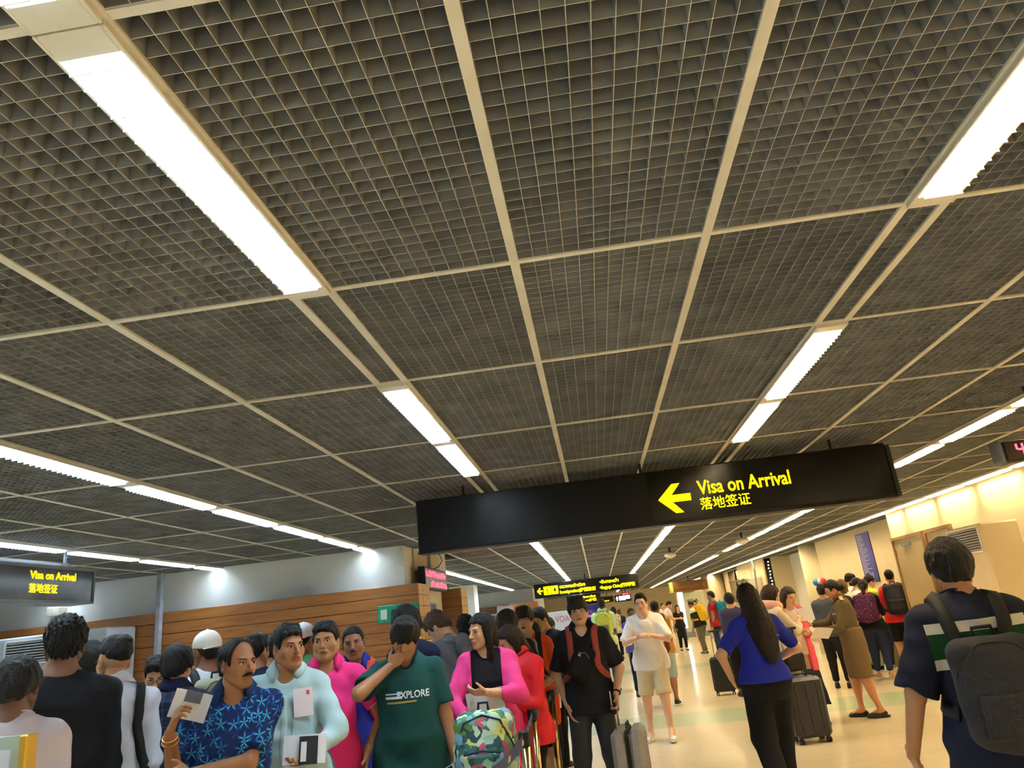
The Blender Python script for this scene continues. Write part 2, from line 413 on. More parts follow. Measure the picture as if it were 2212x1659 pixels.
# ---- louvre lamps
m_lamp = {c: M('lamp_'+c, '#ffffff', .5, emit=(v, LAMP)) for c, v in (('cool', COOL), ('warm', WARM))}
m_house = M('lamp_housing', '#dedbd2', .45, noise=(6, '#d0ccc0'))
m_blade = M('louvre_white', '#f2f2f0', .35, spec=.6)
LW, LL, LEP = SW*H+.012, 1.04*H, .065
def lamp_proto(c, blades_separate):
    t = thing('louvre_lamp', '', 'ceiling lamp', (0, 0, 0))
    hw, hl = LW/2, LL/2; f = MB(); z0, z1 = -.016, .06
    for s in (-1, 1):
        f.box((min(s*hw, s*(hw-.009)), -hl, z0), (max(s*hw, s*(hw-.009)), hl, z1), bev=.002)
        f.box((-hw+.009, min(s*hl, s*(hl-LEP)), z0), (hw-.009, max(s*hl, s*(hl-LEP)), z1), bev=.002)
    f.box((-hw, -hl, z1), (hw, hl, z1+.006)); f.build('housing', m_house, t)
    iw, il = hw-.009, hl-LEP
    MB().add([(-iw+.012, -il, .046), (iw-.012, -il, .046), (iw-.012, il, .046), (-iw+.012, il, .046)], [(0, 3, 2, 1)]).build('tube_panel', m_lamp[c], t)
    rf = MB()
    for s in (-1, 1): rf.quad((s*iw, -il, -.012), (s*iw, il, -.012), (s*(iw-.012), il, .05), (s*(iw-.012), -il, .05))
    rf.build('reflector', m_blade, t)
    n = 25; allb = MB()
    for i in range(n):
        y = -il+(i+.5)*2*il/n
        b = MB() if blades_separate else allb
        b.add([(-iw+.005, y-.001, -.034), (iw-.005, y-.001, -.034), (iw-.005, y+.001, -.034), (-iw+.005, y+.001, -.034), (-iw+.012, y-.003, .028), (iw-.012, y-.003, .028), (iw-.012, y+.003, .028), (-iw+.012, y+.003, .028)],
              [(0, 3, 2, 1), (4, 5, 6, 7), (0, 1, 5, 4), (1, 2, 6, 5), (2, 3, 7, 6), (3, 0, 4, 7)])
        if blades_separate: b.build('louvre_blade', m_blade, t)
    if not blades_separate: allb.build('louvre', m_blade, t)
    return t
protos = {}
lampn = {}
SNAME = ['outermost queue row', 'row over the grey hanging sign', 'row across the queue', 'row over the moustached man', 'walkway row', 'row by the red clock', 'row along the cream doors']
ORD = 'first second third fourth fifth sixth seventh eighth ninth tenth eleventh twelfth'.split()+['%dth' % i_ for i_ in range(13, 40)]
for si, s in enumerate(strips):
    for ri in range(len(rows)-1):
        if not LIT[(si, ri)]: continue
        x, y0, y1 = s*H, rows[ri]*H, rows[ri+1]*H; yc = (y0+y1)/2
        if not (open_here(x, yc) or (yc < 9.8 and x < 5.22)) or yc > 45 or (x < -2.2 and yc > 27): continue
        near = in_view(x-.07, x+.07, y0, y1, mg=60) and ri <= 10 and si in (3, 4)
        c = 'cool' if si <= 3 else 'warm'
        if not in_view(x-.07, x+.07, y0, y1, mg=300) and not (-5 < yc < 12): continue
        key = (c, near)
        if key not in protos: protos[key] = lamp_proto(c, near); o = protos[key]
        else: o = copy_tree(protos[key])
        o.location = (x, yc, CZ-.004); o.scale = (1, (y1-y0-.004)/LL, 1)
        k = sum(LIT.get((si, r_), False) and r_ < ri for r_ in range(12, 60)) if ri >= 12 else sum(LIT[(si, r_)] for r_ in range(ri+1, 12))
        o_ = ORD[min(k, len(ORD)-1)]
        beyond = 'beyond' if ri >= 12 else 'before'
        tag(o, f'{o_} louvre lamp {beyond} the long black sign, {SNAME[si]}', 'ceiling lamp', f'louvre lamps {SNAME[si]}')

# ================================================================ signs
def arrow_left(mb, org, ex, ey, w, h, m=0):
    """broad left arrow: chevron head with a shaft"""
    P = [(0, .5), (.48, 1), (.72, 1), (.42, .62), (1, .62), (1, .38), (.42, .38), (.72, 0), (.48, 0)]
    ex = np.array(ex, float); ey = np.array(ey, float); org = np.array(org, float)
    V = [org+ex*(x*w)+ey*(y*h) for x, y in P]
    mb.add(V, [(0, 1, 2, 3), (0, 3, 6), (3, 4, 5, 6), (0, 6, 7, 8)], m)
X_, Z_ = (1, 0, 0), (0, 0, 1)
t = thing('hanging_sign', 'long black hanging sign with lit yellow arrow and Visa on Arrival lettering', 'sign', (.52, 6.05, 2.175))
MB().box((-1.4, 6.0, 2.178), (2.44, 6.14, 2.61), bev=.006).build('sign_case', m_black, t)
b = MB(); b.box((.53, 5.994, 2.2), (2.43, 6.0, 2.6)); b.build('sign_face', M('black_acrylic', '#08090c', .22), t)
MB().box((-1.405, 5.992, 2.168), (2.445, 6.148, 2.18)).build('bottom_trim', m_dark, t)
MB().box((2.44, 5.99, 2.175), (2.47, 6.15, 2.585)).build('end_cap', m_dark, t)
b = MB(); arrow_left(b, (.6, 5.991, 2.25), X_, Z_, .26, .235); b.build('arrow', m_yellow, t)
b = MB(); text_on(b, 'Visa on Arrival', .158, (.925, 5.991, 2.375), X_, Z_, .735, bold=.012); b.build('lettering', m_yellow, t)
b = MB(); text_on(b, '落地签证', .105, (.925, 5.991, 2.258), X_, Z_, .395, bold=.002); b.build('chinese_lettering', m_yellow, t)
for x in (-1.0, .5, 2.05): MB().tube([(x, 6.07, 2.61), (x, 6.07, CZ)], .012).build('hanger_rod', m_dark, t)

t = thing('hanging_sign', 'grey framed hanging sign with yellow Visa on Arrival, hung across the queue', 'sign', (-5.12, 6.3, 2.17))
MB().box((-5.25, 5.0, 2.19), (-5.005, 7.06, 2.5), bev=.004).build('sign_case', M('sign_case_grey', '#3b3e44', .4), t)
fr = MB()
fr.box((-5.27, 4.98, 2.488), (-4.99, 7.08, 2.515)); fr.box((-5.27, 4.98, 2.178), (-4.99, 7.08, 2.2)); fr.box((-5.27, 7.055, 2.2), (-4.99, 7.08, 2.49))
fr.build('frame', M('frame_alloy', '#7e838c', .4, metal=.5), t)
MB().box((-5.006, 5.0, 2.2), (-5.0, 7.055, 2.488)).build('sign_face', M('smoky_acrylic', '#3c4048', .15, noise=(3, '#555a66'), spec=.7), t)
b = MB(); Yd = (0, 1, 0); text_on(b, 'Visa on Arrival', .098, (-4.996, 6.2, 2.388), Yd, Z_, .6, bold=.012); b.build('lettering', m_yellow, t)
b = MB(); text_on(b, '落地签证', .088, (-4.996, 6.2, 2.27), Yd, Z_, .36, bold=.002); b.build('chinese_lettering', m_yellow, t)
MB().box((-5.14, 5.3, 2.515), (-5.12, 6.85, 2.57)).build('bracket', m_grey, t)
for y in (5.5, 6.8): MB().tube([(-5.13, y, 2.515), (-5.13, y, CZ)], .016).build('hanger_rod', m_grey, t)

# far overhead signs
def overhead(x0, x1, y, z0, z1, lines, label, arrow=True, icons=False, em=None, dep=.12):
    em = em or m_yellow
    t = thing('overhead_sign', label, 'sign', ((x0+x1)/2, y, z0))
    MB().box((x0, y, z0), (x1, y+dep, z1), bev=.004).build('sign_case', m_black, t)
    h = z1-z0; x = x0+.08
    if arrow:
        b = MB(); arrow_left(b, (x, y-.004, z0+h*.28), X_, Z_, h*.42, h*.44); b.build('arrow', em, t); x += h*.5
    if icons:
        for k in range(2):
            b = MB(); b.box((x, y-.006, z0+h*.2), (x+h*.5, y-.002, z0+h*.78)); b.build('pictogram', em, t)
            q = MB()
            if k == 0:
                q.box((x+h*.2, y-.009, z0+h*.28), (x+h*.42, y-.007, z0+h*.34)); q.box((x+h*.22, y-.009, z0+h*.4), (x+h*.3, y-.007, z0+h*.62)); q.box((x+h*.1, y-.009, z0+h*.55), (x+h*.2, y-.007, z0+h*.6))
            else:
                q.box((x+h*.18, y-.009, z0+h*.38), (x+h*.34, y-.007, z0+h*.62)); q.box((x+h*.08, y-.009, z0+h*.36), (x+h*.11, y-.007, z0+h*.62)); q.box((x+h*.4, y-.009, z0+h*.36), (x+h*.43, y-.007, z0+h*.62))
            q.build('pictogram_mark', m_black, t); x += h*.55
    for (s, size, xo, zo, wd) in lines:
        b = MB(); text_on(b, s, size*h, (x+xo, y-.005, z0+zo*h), X_, Z_, wd, bold=.015); 
        if b.V: b.build('lettering', em, t)
    MB().tube([((x0+x1)/2, y+dep/2, z1), ((x0+x1)/2, y+dep/2, CZ)], .015).build('hanger_rod', m_dark, t)
    return t
overhead(-1.78, 1.25, 22., 2.15, 2.55, [('ตรวจคนเข้าเมือง', .3, .03, .55, .75), ('•รับกระเป๋า', .3, 1.2, .57, .55), ('Immigration|护照检查', .3, .03, .18, 1.04), ('•Baggage Claim|行李提取', .3, 1.19, .18, 1.02)],
         'long black sign lettered in yellow for Immigration and Baggage Claim', icons=True)
overhead(-1.11, .14, 28., 1.92, 2.3, [('หนังสือเดินทางไทย', .26, .0, .62, .8), ('Passport|护照', .26, .12, .3, .7), ('Passport', .2, .0, .06, .45)], 'black sign with yellow passport lines below the Immigration sign')
overhead(.15, .73, 34., 1.99, 2.25, [('Passport', .3, 0, .2, .3)], 'small black sign with little yellow lettering under the Baggage Claim sign', arrow=False)
m_wl = M('lit_white_letters', '#ffffff', .5, emit=((.85, .93, 1.), 3.))
t = overhead(.62, 1.2, 27., 1.87, 2.1, [], 'dark sign with lit white arrow and pictogram squares', arrow=False)
b = MB(); b.box((.78, 26.99, 1.92), (.88, 26.996, 2.06)); b.box((.9, 26.99, 1.92), (1.0, 26.996, 2.06)); b.box((1.02, 26.99, 1.95), (1.16, 26.996, 2.06)); b.build('pictogram', m_wl, t)
b = MB(); b.add([(.66, 26.992, 1.98), (.705, 26.992, 2.06), (.75, 26.992, 1.98), (.72, 26.992, 1.98), (.72, 26.992, 1.91), (.69, 26.992, 1.91), (.69, 26.992, 1.98)], [(0, 1, 2), (3, 4, 5, 6)]); b.build('arrow', m_wl, t)
t = thing('digital_clock', 'small red digital clock above the lit white arrow sign', 'clock', (.98, 26., 2.05))
MB().box((.86, 26, 2.05), (1.1, 26.08, 2.16), bev=.004).build('case', m_dark, t)
b = MB(); text_on(b, '04:19', .09, (.88, 25.995, 2.072), X_, Z_, .2, bold=.02); b.build('digits', m_red, t)
MB().tube([(.98, 26.04, 2.16), (.98, 26.04, CZ)], .012).build('hanger_rod', m_dark, t)
# big red clock close by
t = thing('digital_clock', 'red digital clock hung on a black rod beside the long black sign', 'clock', (3.05, 5., 2.2))
b = MB(); prof = [(0, .0), (.03, .135), (.09, .135), (.12, .0)]
MB().box((2.735, 5.0, 2.205), (3.42, 5.1, 2.345), bev=.01).build('case', m_dark, t)
MB().box((2.725, 4.995, 2.2), (2.765, 5.105, 2.35), bev=.012).build('end_cap', M('grey_plastic', '#62656b', .5), t)
MB().box((2.77, 4.993, 2.215), (3.38, 4.999, 2.335)).build('display', M('red_display', '#1c0404', .25), t)
def seg7(mb, ch, x, z, w, h, y, th=.012):
    S = {'0': 'abcdef', '4': 'fgbc', ':': '', '5': 'afgcd', '9': 'abfgcd', '1': 'bc'}[ch]
    g = {'a': (x+th, z+h-th, x+w-th, z+h), 'g': (x+th, z+h/2-th/2, x+w-th, z+h/2+th/2), 'd': (x+th, z, x+w-th, z+th), 'f': (x, z+h/2, x+th, z+h-th/2), 'b': (x+w-th, z+h/2, x+w, z+h-th/2), 'e': (x, z+th/2, x+th, z+h/2), 'c': (x+w-th, z+th/2, x+w, z+h/2)}
    for s in S: a = g[s]; mb.box((a[0], y, a[1]), (a[2], y+.003, a[3]))
    if ch == ':':
        for q in (.28, .64): mb.box((x+w*.3, y, z+h*q), (x+w*.3+th, y+.003, z+h*q+th))
b = MB(); x = 2.835
for ch in '4:05': seg7(b, ch, x, 2.235, .05 if ch != ':' else .025, .085, 4.989); x += .075 if ch != ':' else .04
b.build('digits', m_red, t)
MB().tube([(3.1, 5.05, 2.345), (3.04, 5.05, CZ)], .013).build('hanger_rod', m_dark, t)
# red running-text board on the corner of the panelled wall
t = thing('led_board', 'black framed board with red running text on the corner above the panelling', 'sign', (-2.34, 10.85, 2.13))
MB().box((-2.4, 10.15, 2.13), (-2.302, 11.65, 2.43), bev=.005).build('case', m_dark, t)
MB().box((-2.303, 10.17, 2.15), (-2.298, 11.63, 2.41)).build('display', M('led_display', '#6d6672', .3), t)
b = MB(); marks(b, 16, (-2.295, 10.22, 2.3), Yd, Z_, 1.35, .09, 6); marks(b, 11, (-2.295, 10.5, 2.17), Yd, Z_, 1.1, .085, 7); b.build('running_text', m_red, t)
MB().box((-2.38, 10.7, 2.43), (-2.34, 10.78, CZ)).build('bracket', m_grey, t)
MB().tube([(-2.33, 10.8, 2.66), (-2.25, 10.95, 2.66), (-2.22, 11.02, 2.55), (-2.27, 10.95, 2.46), (-2.33, 10.85, 2.43)], .006).build('cable', m_dark, t)
# green exit-type sign on the panelling
t = thing('green_sign', 'green sign with white door, arrow and lettering on the wooden boards', 'sign', (-2.55, 9.6, 1.73))
MB().box((-2.83, 9.6, 1.73), (-2.295, 9.618, 1.94), bev=.004).build('plate', M('green_plate', '#0b8a5f', .4), t)
b = MB(); b.box((-2.79, 9.595, 1.77), (-2.725, 9.599, 1.89)); b.add([(-2.725, 9.594, 1.755), (-2.705, 9.594, 1.78), (-2.705, 9.594, 1.9), (-2.725, 9.594, 1.89)], [(0, 1, 2, 3)]); b.build('door_symbol', m_paper, t)
b = MB(); b.box((-2.63, 9.595, 1.812), (-2.545, 9.599, 1.826)); b.add([(-2.66, 9.596, 1.819), (-2.62, 9.596, 1.85), (-2.61, 9.596, 1.84), (-2.635, 9.596, 1.819), (-2.61, 9.596, 1.798), (-2.62, 9.596, 1.788)], [(0, 1, 2, 3), (0, 3, 4, 5)]); b.build('arrow', m_paper, t)
b = MB(); marks(b, 4, (-2.5, 9.596, 1.85), X_, Z_, .17, .06, 8); marks(b, 5, (-2.5, 9.596, 1.77), X_, Z_, .17, .05, 9); b.build('lettering', m_paper, t)

# poster and door by the doorway
solo(MB().box((-2.469, 11.12, 1.2), (-2.462, 11.5, 1.97)).box((-2.463, 11.14, 1.75), (-2.46, 11.48, 1.95), m=1), 'notice_poster', [M('poster_blue', '#7d90b8', .5, noise=(6, '#9aa6c2')), M('poster_violet', '#5f5878', .5)], 'blue and violet notice on the doorway wall under the red text board', 'poster')

# left wall: conduit, emergency lamp, air conditioner, blue board
solo(MB().box((-5.83, 9.52, 0), (-5.76, 9.6, CZ), bev=.01), 'conduit', M('conduit_grey', '#9aa0a8', .5, noise=(14, '#868b94')), 'grey metal conduit running up the wooden boards to the ceiling', 'conduit')
t = thing('emergency_lamp', 'small beige emergency lamp on the white wall below the hanging sign', 'lamp', (-7.37, 9.62, 2.28))
MB().box((-7.45, 9.6, 2.3), (-7.27, 9.78, 2.42), bev=.01).build('case', m_cream, t); MB().box((-7.43, 9.594, 2.34), (-7.33, 9.602, 2.39)).build('lens', M('lens', '#dcd8c8', .2), t); MB().box((-7.38, 9.66, 2.42), (-7.33, 9.7, 2.52)).build('bracket', m_grey, t)

def aircon(name_label, lo, hi, grille, face, slats, mbody, lettering=None, panel=True):
    """floor-standing air conditioner; face '-y' or '-x' carries the grille (u0,u1 across, z0,z1)"""
    t = thing('air_conditioner', name_label, 'air conditioner', ((lo[0]+hi[0])/2, (lo[1]+hi[1])/2, 0))
    MB().box(lo, hi, bev=.018).build('case', mbody, t)
    u0, u1, z0, z1 = grille
    def P(u, d, z): return (u, lo[1]-d, z) if face == '-y' else (lo[0]-d, u, z)
    def bx(a, b, d0, d1, za, zb, mb=None):
        p, q = P(a, d0, za), P(b, d1, zb); l = tuple(min(i, j) for i, j in zip(p, q)); h = tuple(max(i, j) for i, j in zip(p, q)); return (mb or MB()).box(l, h)
    bx(u0, u1, 0, .003, z0, z1).build('grille_opening', m_dark, t)
    fr = MB(); w_ = .02
    for (a, b, c, d) in ((u0-w_, u0, z0-w_, z1+w_), (u1, u1+w_, z0-w_, z1+w_), (u0, u1, z1, z1+w_), (u0, u1, z0-w_, z0)): bx(a, b, 0, .012, c, d, fr)
    fr.build('grille_frame', m_white, t)
    for i in range(slats):
        z = z0+(i+.5)*(z1-z0)/slats; s = (z1-z0)/slats*.16
        b = MB(); a0, a1, a2, a3 = P(u0, .004, z-s), P(u1, .004, z-s), P(u1, .016, z+s*1.5), P(u0, .016, z+s*1.5)
        b.quad(a0, a1, a2, a3); c0, c1, c2, c3 = P(u0, .004, z-s-.004), P(u1, .004, z-s-.004), P(u1, .016, z+s*1.5-.004), P(u0, .016, z+s*1.5-.004); b.quad(c3, c2, c1, c0); b.quad(a3, a2, c2, c3)
        b.build('slat', M('slat_alloy', '#b9bcc2', .4), t)
    if panel:
        bx(u1-.12, u1-.06, 0, .006, z0-.2, z0-.1).build('control_panel', m_grey, t)
    return t
t = aircon('tall floor standing air conditioner with slatted grille before the wooden boards', (-7.62, 8.95, 0), (-6.1, 9.55, 2.04), (-7.44, -6.75, 1.72, 1.98), '-y', 8, M('ac_case_grey', '#b7bac2', .4, noise=(2, '#a9acb5')), panel=False)
b = MB(); text_on(b, 'PCU', .06, (-7.0, 8.944, 1.58), X_, Z_, .13); b.build('lettering', m_grey, t); MB().box((-6.35, 8.94, 1.8), (-6.2, 8.952, 1.88)).build('control_panel', m_grey, t)
t = aircon('tall beige air conditioner with dark slatted grille by the cream wall', (4.3, 8.7, 0), (4.72, 9.52, 2.06), (8.76, 9.46, 1.77, 2.02), '-x', 9, M('ac_case_beige', '#d6c4a0', .45, noise=(2, '#cdba96')))
MB().box((4.292, 8.78, .75), (4.301, 9.45, 1.28), bev=.002).build('lower_panel', m_cream, t)
aircon('far white air conditioner with small grille beside the leaning poles', (5.02, 25.6, 0), (5.46, 26.6, 2.16), (25.75, 26.45, 1.8, 2.1), '-x', 6, m_white, panel=False)
t = thing('notice_board', 'royal blue notice board standing beside the grey air conditioner', 'board', (-7.85, 9.2, 0))
MB().box((-8.3, 9.18, .9), (-7.68, 9.22, 1.96)).build('board', M('board_blue', '#1d2a8c', .4), t)
MB().box((-8.1, 9.2, 0), (-8.05, 9.24, .9)).build('leg', m_grey, t); MB().box((-7.9, 9.2, 0), (-7.85, 9.24, .9)).build('leg', m_grey, t)
b = MB()
for i in range(9): b.box((-7.98, 9.174, 1.2+i*.07), (-7.7-.02*(i % 3), 9.179, 1.215+i*.07))
b.build('print_lines', m_paper, t)

# framed notice at the near corner: glass stand with gold edge
t = thing('notice_stand', 'framed white notice stand with gilt upright before the man in black sweater', 'stand', (-1.68, 2.2, 0))
c0 = at(20, 1590, 2.1); c1 = at(76, 1583, 2.1)
xr = float(c1[0]); zt = float(c1[2])
MB().box((xr-.62, 2.085, zt-.75), (xr-.03, 2.1, zt-.0), bev=.002).build('glass_pane', M('pane_green', '#b9c8b8', .15, spec=.6), t)
MB().box((xr-.6, 2.078, zt-.7), (xr-.055, 2.084, zt-.035)).build('notice_sheet', M('sheet', '#d5d8e4', .6), t)
MB().box((xr-.025, 2.07, 0), (xr, 2.115, zt), bev=.004).build('upright', M('gilt_wood', '#c8a040', .35, metal=.5), t)
MB().box((xr-.65, 2.07, 0), (xr-.625, 2.115, zt), bev=.004).build('upright', M('gilt_wood', '#c8a040', .35), t)
MB().box((xr-.65, 1.95, 0), (xr, 2.25, .03), bev=.004).build('foot', m_dark, t)

# right wall: two doors with frames
m_door = M('door_cream', '#c9b184', .28, noise=(1.5, '#bda474'), spec=.5); m_jamb = M('door_frame_brown', '#8a6b42', .45)
for n_, (y0, y1) in enumerate(((12.3, 13.45), (11.35, 12.12))):
    d = MB().box((5.19, y0, 0), (5.215, y1, 2.2), bev=.003).build(f'door_{n_+1}', m_door); d['kind'] = 'structure'
    f = MB(); f.box((5.17, y0-.05, 0), (5.22, y0, 2.25)); f.box((5.17, y1, 0), (5.22, y1+.05, 2.25)); f.box((5.17, y0, 2.2), (5.22, y1, 2.25)); f.build('door_frame', m_jamb, d)
    hy = y0+.12; MB().tube([(5.19, hy, 1.02), (5.15, hy, 1.02), (5.15, hy+.1, 1.02)], .012).build('handle', m_grey, d); MB().box((5.182, hy-.03, .93), (5.192, hy+.03, 1.13)).build('lock_plate', m_grey, d)
    for z in (.25, 1.1, 1.95): MB().box((5.18, y1-.03, z), (5.194, y1-.005, z+.1)).build('hinge', m_jamb, d)
    if n_ == 0: MB().box((5.165, y0+.45, 2.08), (5.188, y0+.8, 2.13), bev=.004).build('door_closer', m_grey, d)

# blue information banner on the recessed wall
t = thing('wall_banner', 'tall blue information banner with white print on the recessed cream wall', 'banner', (5.7, 16.3, 1.57))
MB().box((5.7, 15.95, 1.57), (5.715, 16.73, 2.58)).build('sheet', M('banner_blue', '#3e3f8e', .5, noise=(1.4, '#2b2c5c')), t)
b = MB()
for i in range(26):
    z = 2.52-i*.034; wd = random.uniform(.25, .55)
    if i > 22: wd = .5
    for q in range(int(wd/.06)):
        b.box((5.694, 16.66-q*.062-.05-random.uniform(0, .012), z), (5.6995, 16.66-q*.062, z+.012))
b.build('print_lines', M('print_white', '#c9cbe6', .6), t)

# right far: brown fascia sign, VISA wall, slim lit sign, dark windows, poles
struct(MB().box((3.9, 38, 0), (5.5, 38.2, 2.07)).box((3.9, 37.995, 0), (5.5, 38.0, .25), m=1), 'wall_visa', [M('visa_wall', '#c4c8ae', .5), m_grey])
b = MB(); text_on(b, 'VISA', .2, (4.3, 37.98, 1.62), X_, Z_, .62, bold=.01); solo(b, 'visa_lettering', m_dark, 'dark VISA lettering on the pale counter wall', 'lettering')
t = thing('fascia_sign', 'brown wooden fascia sign with gilt lettering under the far lamps', 'sign', (4.0, 33.2, 2.07))
MB().box((3.3, 33, 2.07), (4.78, 33.3, 2.5), bev=.01).build('fascia', m_woodd, t); MB().box((3.14, 33, 2.07), (3.3, 33.3, 2.5)).build('end_panel', M('lime_panel', '#b9d06a', .5), t)
b = MB(); marks(b, 13, (3.45, 32.99, 2.22), X_, Z_, 1.0, .1, 3); text_on(b, '8', .17, (4.56, 32.99, 2.22), X_, Z_); b.build('lettering', M('gilt', '#a98a3c', .4), t)
MB().tube([(4., 33.1, 2.5), (4., 33.1, CZ)], .02).build('hanger_rod', m_dark, t)
t = thing('lit_sign', 'slim lit white sign standing below the brown fascia', 'sign', (3.86, 36, 0))
MB().box((3.74, 36, .5), (3.98, 36.1, 2.1), bev=.005).build('light_box', M('lit_box', '#e6f4ff', .5, emit=((.8, .92, 1.), .9)), t); MB().box((3.82, 36.02, 0), (3.9, 36.08, .5)).build('foot', m_grey, t)
b = MB(); marks(b, 5, (3.78, 35.99, 1.95), X_, Z_, .16, .06, 4); b.box((3.78, 35.99, 1.7), (3.94, 35.995, 1.72)); b.build('lettering', m_dark, t)
def window(n_, lo, hi, mull):
    o = MB().box(lo, hi).build(f'window_{n_}', m_glassd); o['kind'] = 'structure'
    for (a, b_) in mull: MB().box(a, b_).build('window_bar', M('window_alloy', '#2a2a28', .4), o)
window(1, (5.69, 29.9, .4), (5.7, 33.0, 2.66), [((5.66, 31.3, .4), (5.69, 31.4, 2.66)), ((5.66, 29.9, 2.2), (5.69, 33, 2.25))])
window(2, (5.52, 24.98, 1.5), (5.72, 25.0, 2.68), [((5.52, 24.96, 2.0), (5.72, 24.98, 2.03))])
t = thing('light_chain', 'thread of tiny lit bulbs hanging by the narrow dark window', 'light chain', (5.65, 24.9, 1.5))
b = MB()
for i in range(12): b.box((5.6+.012*(i % 3), 24.93, 1.45+i*.1), (5.63+.012*(i % 3), 24.96, 1.48+i*.1))
b.build('bulb_string', M('tiny_bulb', '#fff0c0', .5, emit=((1, .85, .5), 3.)), t)
MB().tube([(5.63, 24.95, 1.4), (5.63, 24.95, 2.65)], .004).build('wire', m_dark, t)
for k, (ya, yb) in enumerate(((25.0, 25.2), (25.15, 25.55))):
    solo(MB().tube([(5.05-.1*k, ya-.3, 0.0), (5.2+.12*k, yb, CZ-.05)], .025), 'leaning_pole', m_grey, ('thin grey pole leaning against the corner by the far air conditioner', 'second thin grey pole leaning over the far air conditioner')[k], 'pole', 'leaning poles')

# left far: VOA board, blue banner, white pop-up panel, framed poster
t = thing('voa_board', 'white board lettered VOA in pink behind the queue', 'board', (-.95, 18, 0))
MB().box((-1.28, 18, .3), (-.45, 18.05, 1.7), bev=.005).build('panel', M('board_white', '#d9dde4', .4), t)
b = MB(); text_on(b, 'VOA', .2, (-1.04, 17.99, 1.46), X_, Z_, .34, bold=.005); b.build('lettering', M('pink_letters', '#d0689a', .5), t)
for x in (-1.2, -.55): MB().box((x, 18, 0), (x+.04, 18.04, .3)).build('leg', m_grey, t)
t = thing('roll_up_banner', 'violet roll-up banner beside the man with the lime backpack', 'banner', (-.26, 19, 0))
MB().box((-.54, 19, .08), (.0, 19.015, 1.785)).build('sheet', M('banner_violet', '#35288a', .5, noise=(2, '#2a2170')), t); MB().box((-.56, 18.92, 0), (.02, 19.1, .08)).build('base', m_grey, t)
b = MB(); b.box((-.3, 18.99, 1.5), (-.1, 18.995, 1.55)); marks(b, 5, (-.3, 18.992, 1.58), X_, Z_, .2, .09, 5); b.build('print', M('banner_pink', '#d79ad0', .5), t)
t = thing('display_panel', 'tilted white display panel with blue emblem before the wooden boards', 'panel', (-1.65, 13, 0))
R = Matrix.Rotation(.09, 3, 'Y')
MB().box((-.14, -.01, -1.3), (.14, .01, .53), R=R, c=(-1.63, 13, 1.32)).build('sheet', M('sheet_lilac', '#d6d2e4', .5), t)
MB().lathe([(.085, 0), (.085, .004)], (0, 0, 0), 20).add([], []).build('tmp', m_paper)
bpy.data.objects.remove(bpy.data.objects['tmp'])
e = MB(); e.add([(-1.62+.07*math.cos(a*.3307), 12.975, 1.62+.1*math.sin(a*.3307)) for a in range(19)], [tuple(range(19))[::-1]]); e.build('emblem', M('emblem_blue', '#5a86b0', .5, noise=(20, '#3c5f86')), t)
MB().box((-1.85, 12.9, 0), (-1.45, 13.1, .03)).build('foot', m_grey, t)
t = thing('framed_poster', 'grey framed poster standing before the far wooden boards', 'poster', (-3.9, 27.3, 0))
MB().box((-4.33, 27.3, 0), (-3.55, 27.36, 1.95)).build('frame', M('frame_grey', '#a9b0a8', .4), t); MB().box((-4.28, 27.28, .35), (-3.7, 27.3, 1.88)).build('print', M('poster_dark', '#55584e', .4, noise=(4, '#a9a184')), t)

# ceiling bits: projectors/sensors, pipe stub, dropped patches
for (x, y) in ((2.8, 14.06), (1.63, 15.74)):
    t = thing('ceiling_projector', 'white device on a short black stem under the ceiling ' + ('by the cream column' if x > 2 else 'near the Immigration sign'), 'device', (x, y, 2.48))
    MB().lathe([(.02, .12), (.1, .1), (.13, .07), (.1, .03), (.02, .0)][::-1], (x, y, 2.48), 14).build('housing', m_white, t, smooth=True); MB().tube([(x, y, 2.58), (x, y, CZ)], .02).build('stem', m_dark, t)

# ---- rope posts with belts
def post(x, y, zt, label):
    t = thing('barrier_post', label, 'barrier post', (x, y, 0), None)
    MB().lathe([(.16, 0), (.16, .012), (.05, .03), (.03, .05)], (x, y, 0), 24).build('base', m_steel, t, smooth=False)
    MB().lathe([(.029, .03), (.029, zt-.07)], (x, y, 0), 20).build('pole', m_steel, t, smooth=True)
    MB().lathe([(.033, 0), (.033, .06), (.028, .068)], (x, y, zt-.068), 20).build('belt_head', m_dark, t, smooth=True)
    return t
m_belt = M('belt_navy', '#23305e', .6, noise=(9, '#2c3b70'))
PP = [at(1005, 1640, 3.15), at(1129, 1556, 4.25), at(1146, 1512, 5.25), at(1187, 1478, 6.4), at(1222, 1448, 8.2)]
PL = ['brass coloured barrier post beside the floral backpack', 'brass coloured barrier post nearest the red jacket', 'brass coloured barrier post behind the red jacket', 'brass coloured barrier post beside the man in black shirt', 'brass coloured barrier post behind the man in black shirt']
for p, l in zip(PP, PL): post(p[0], p[1], 1.0, l)
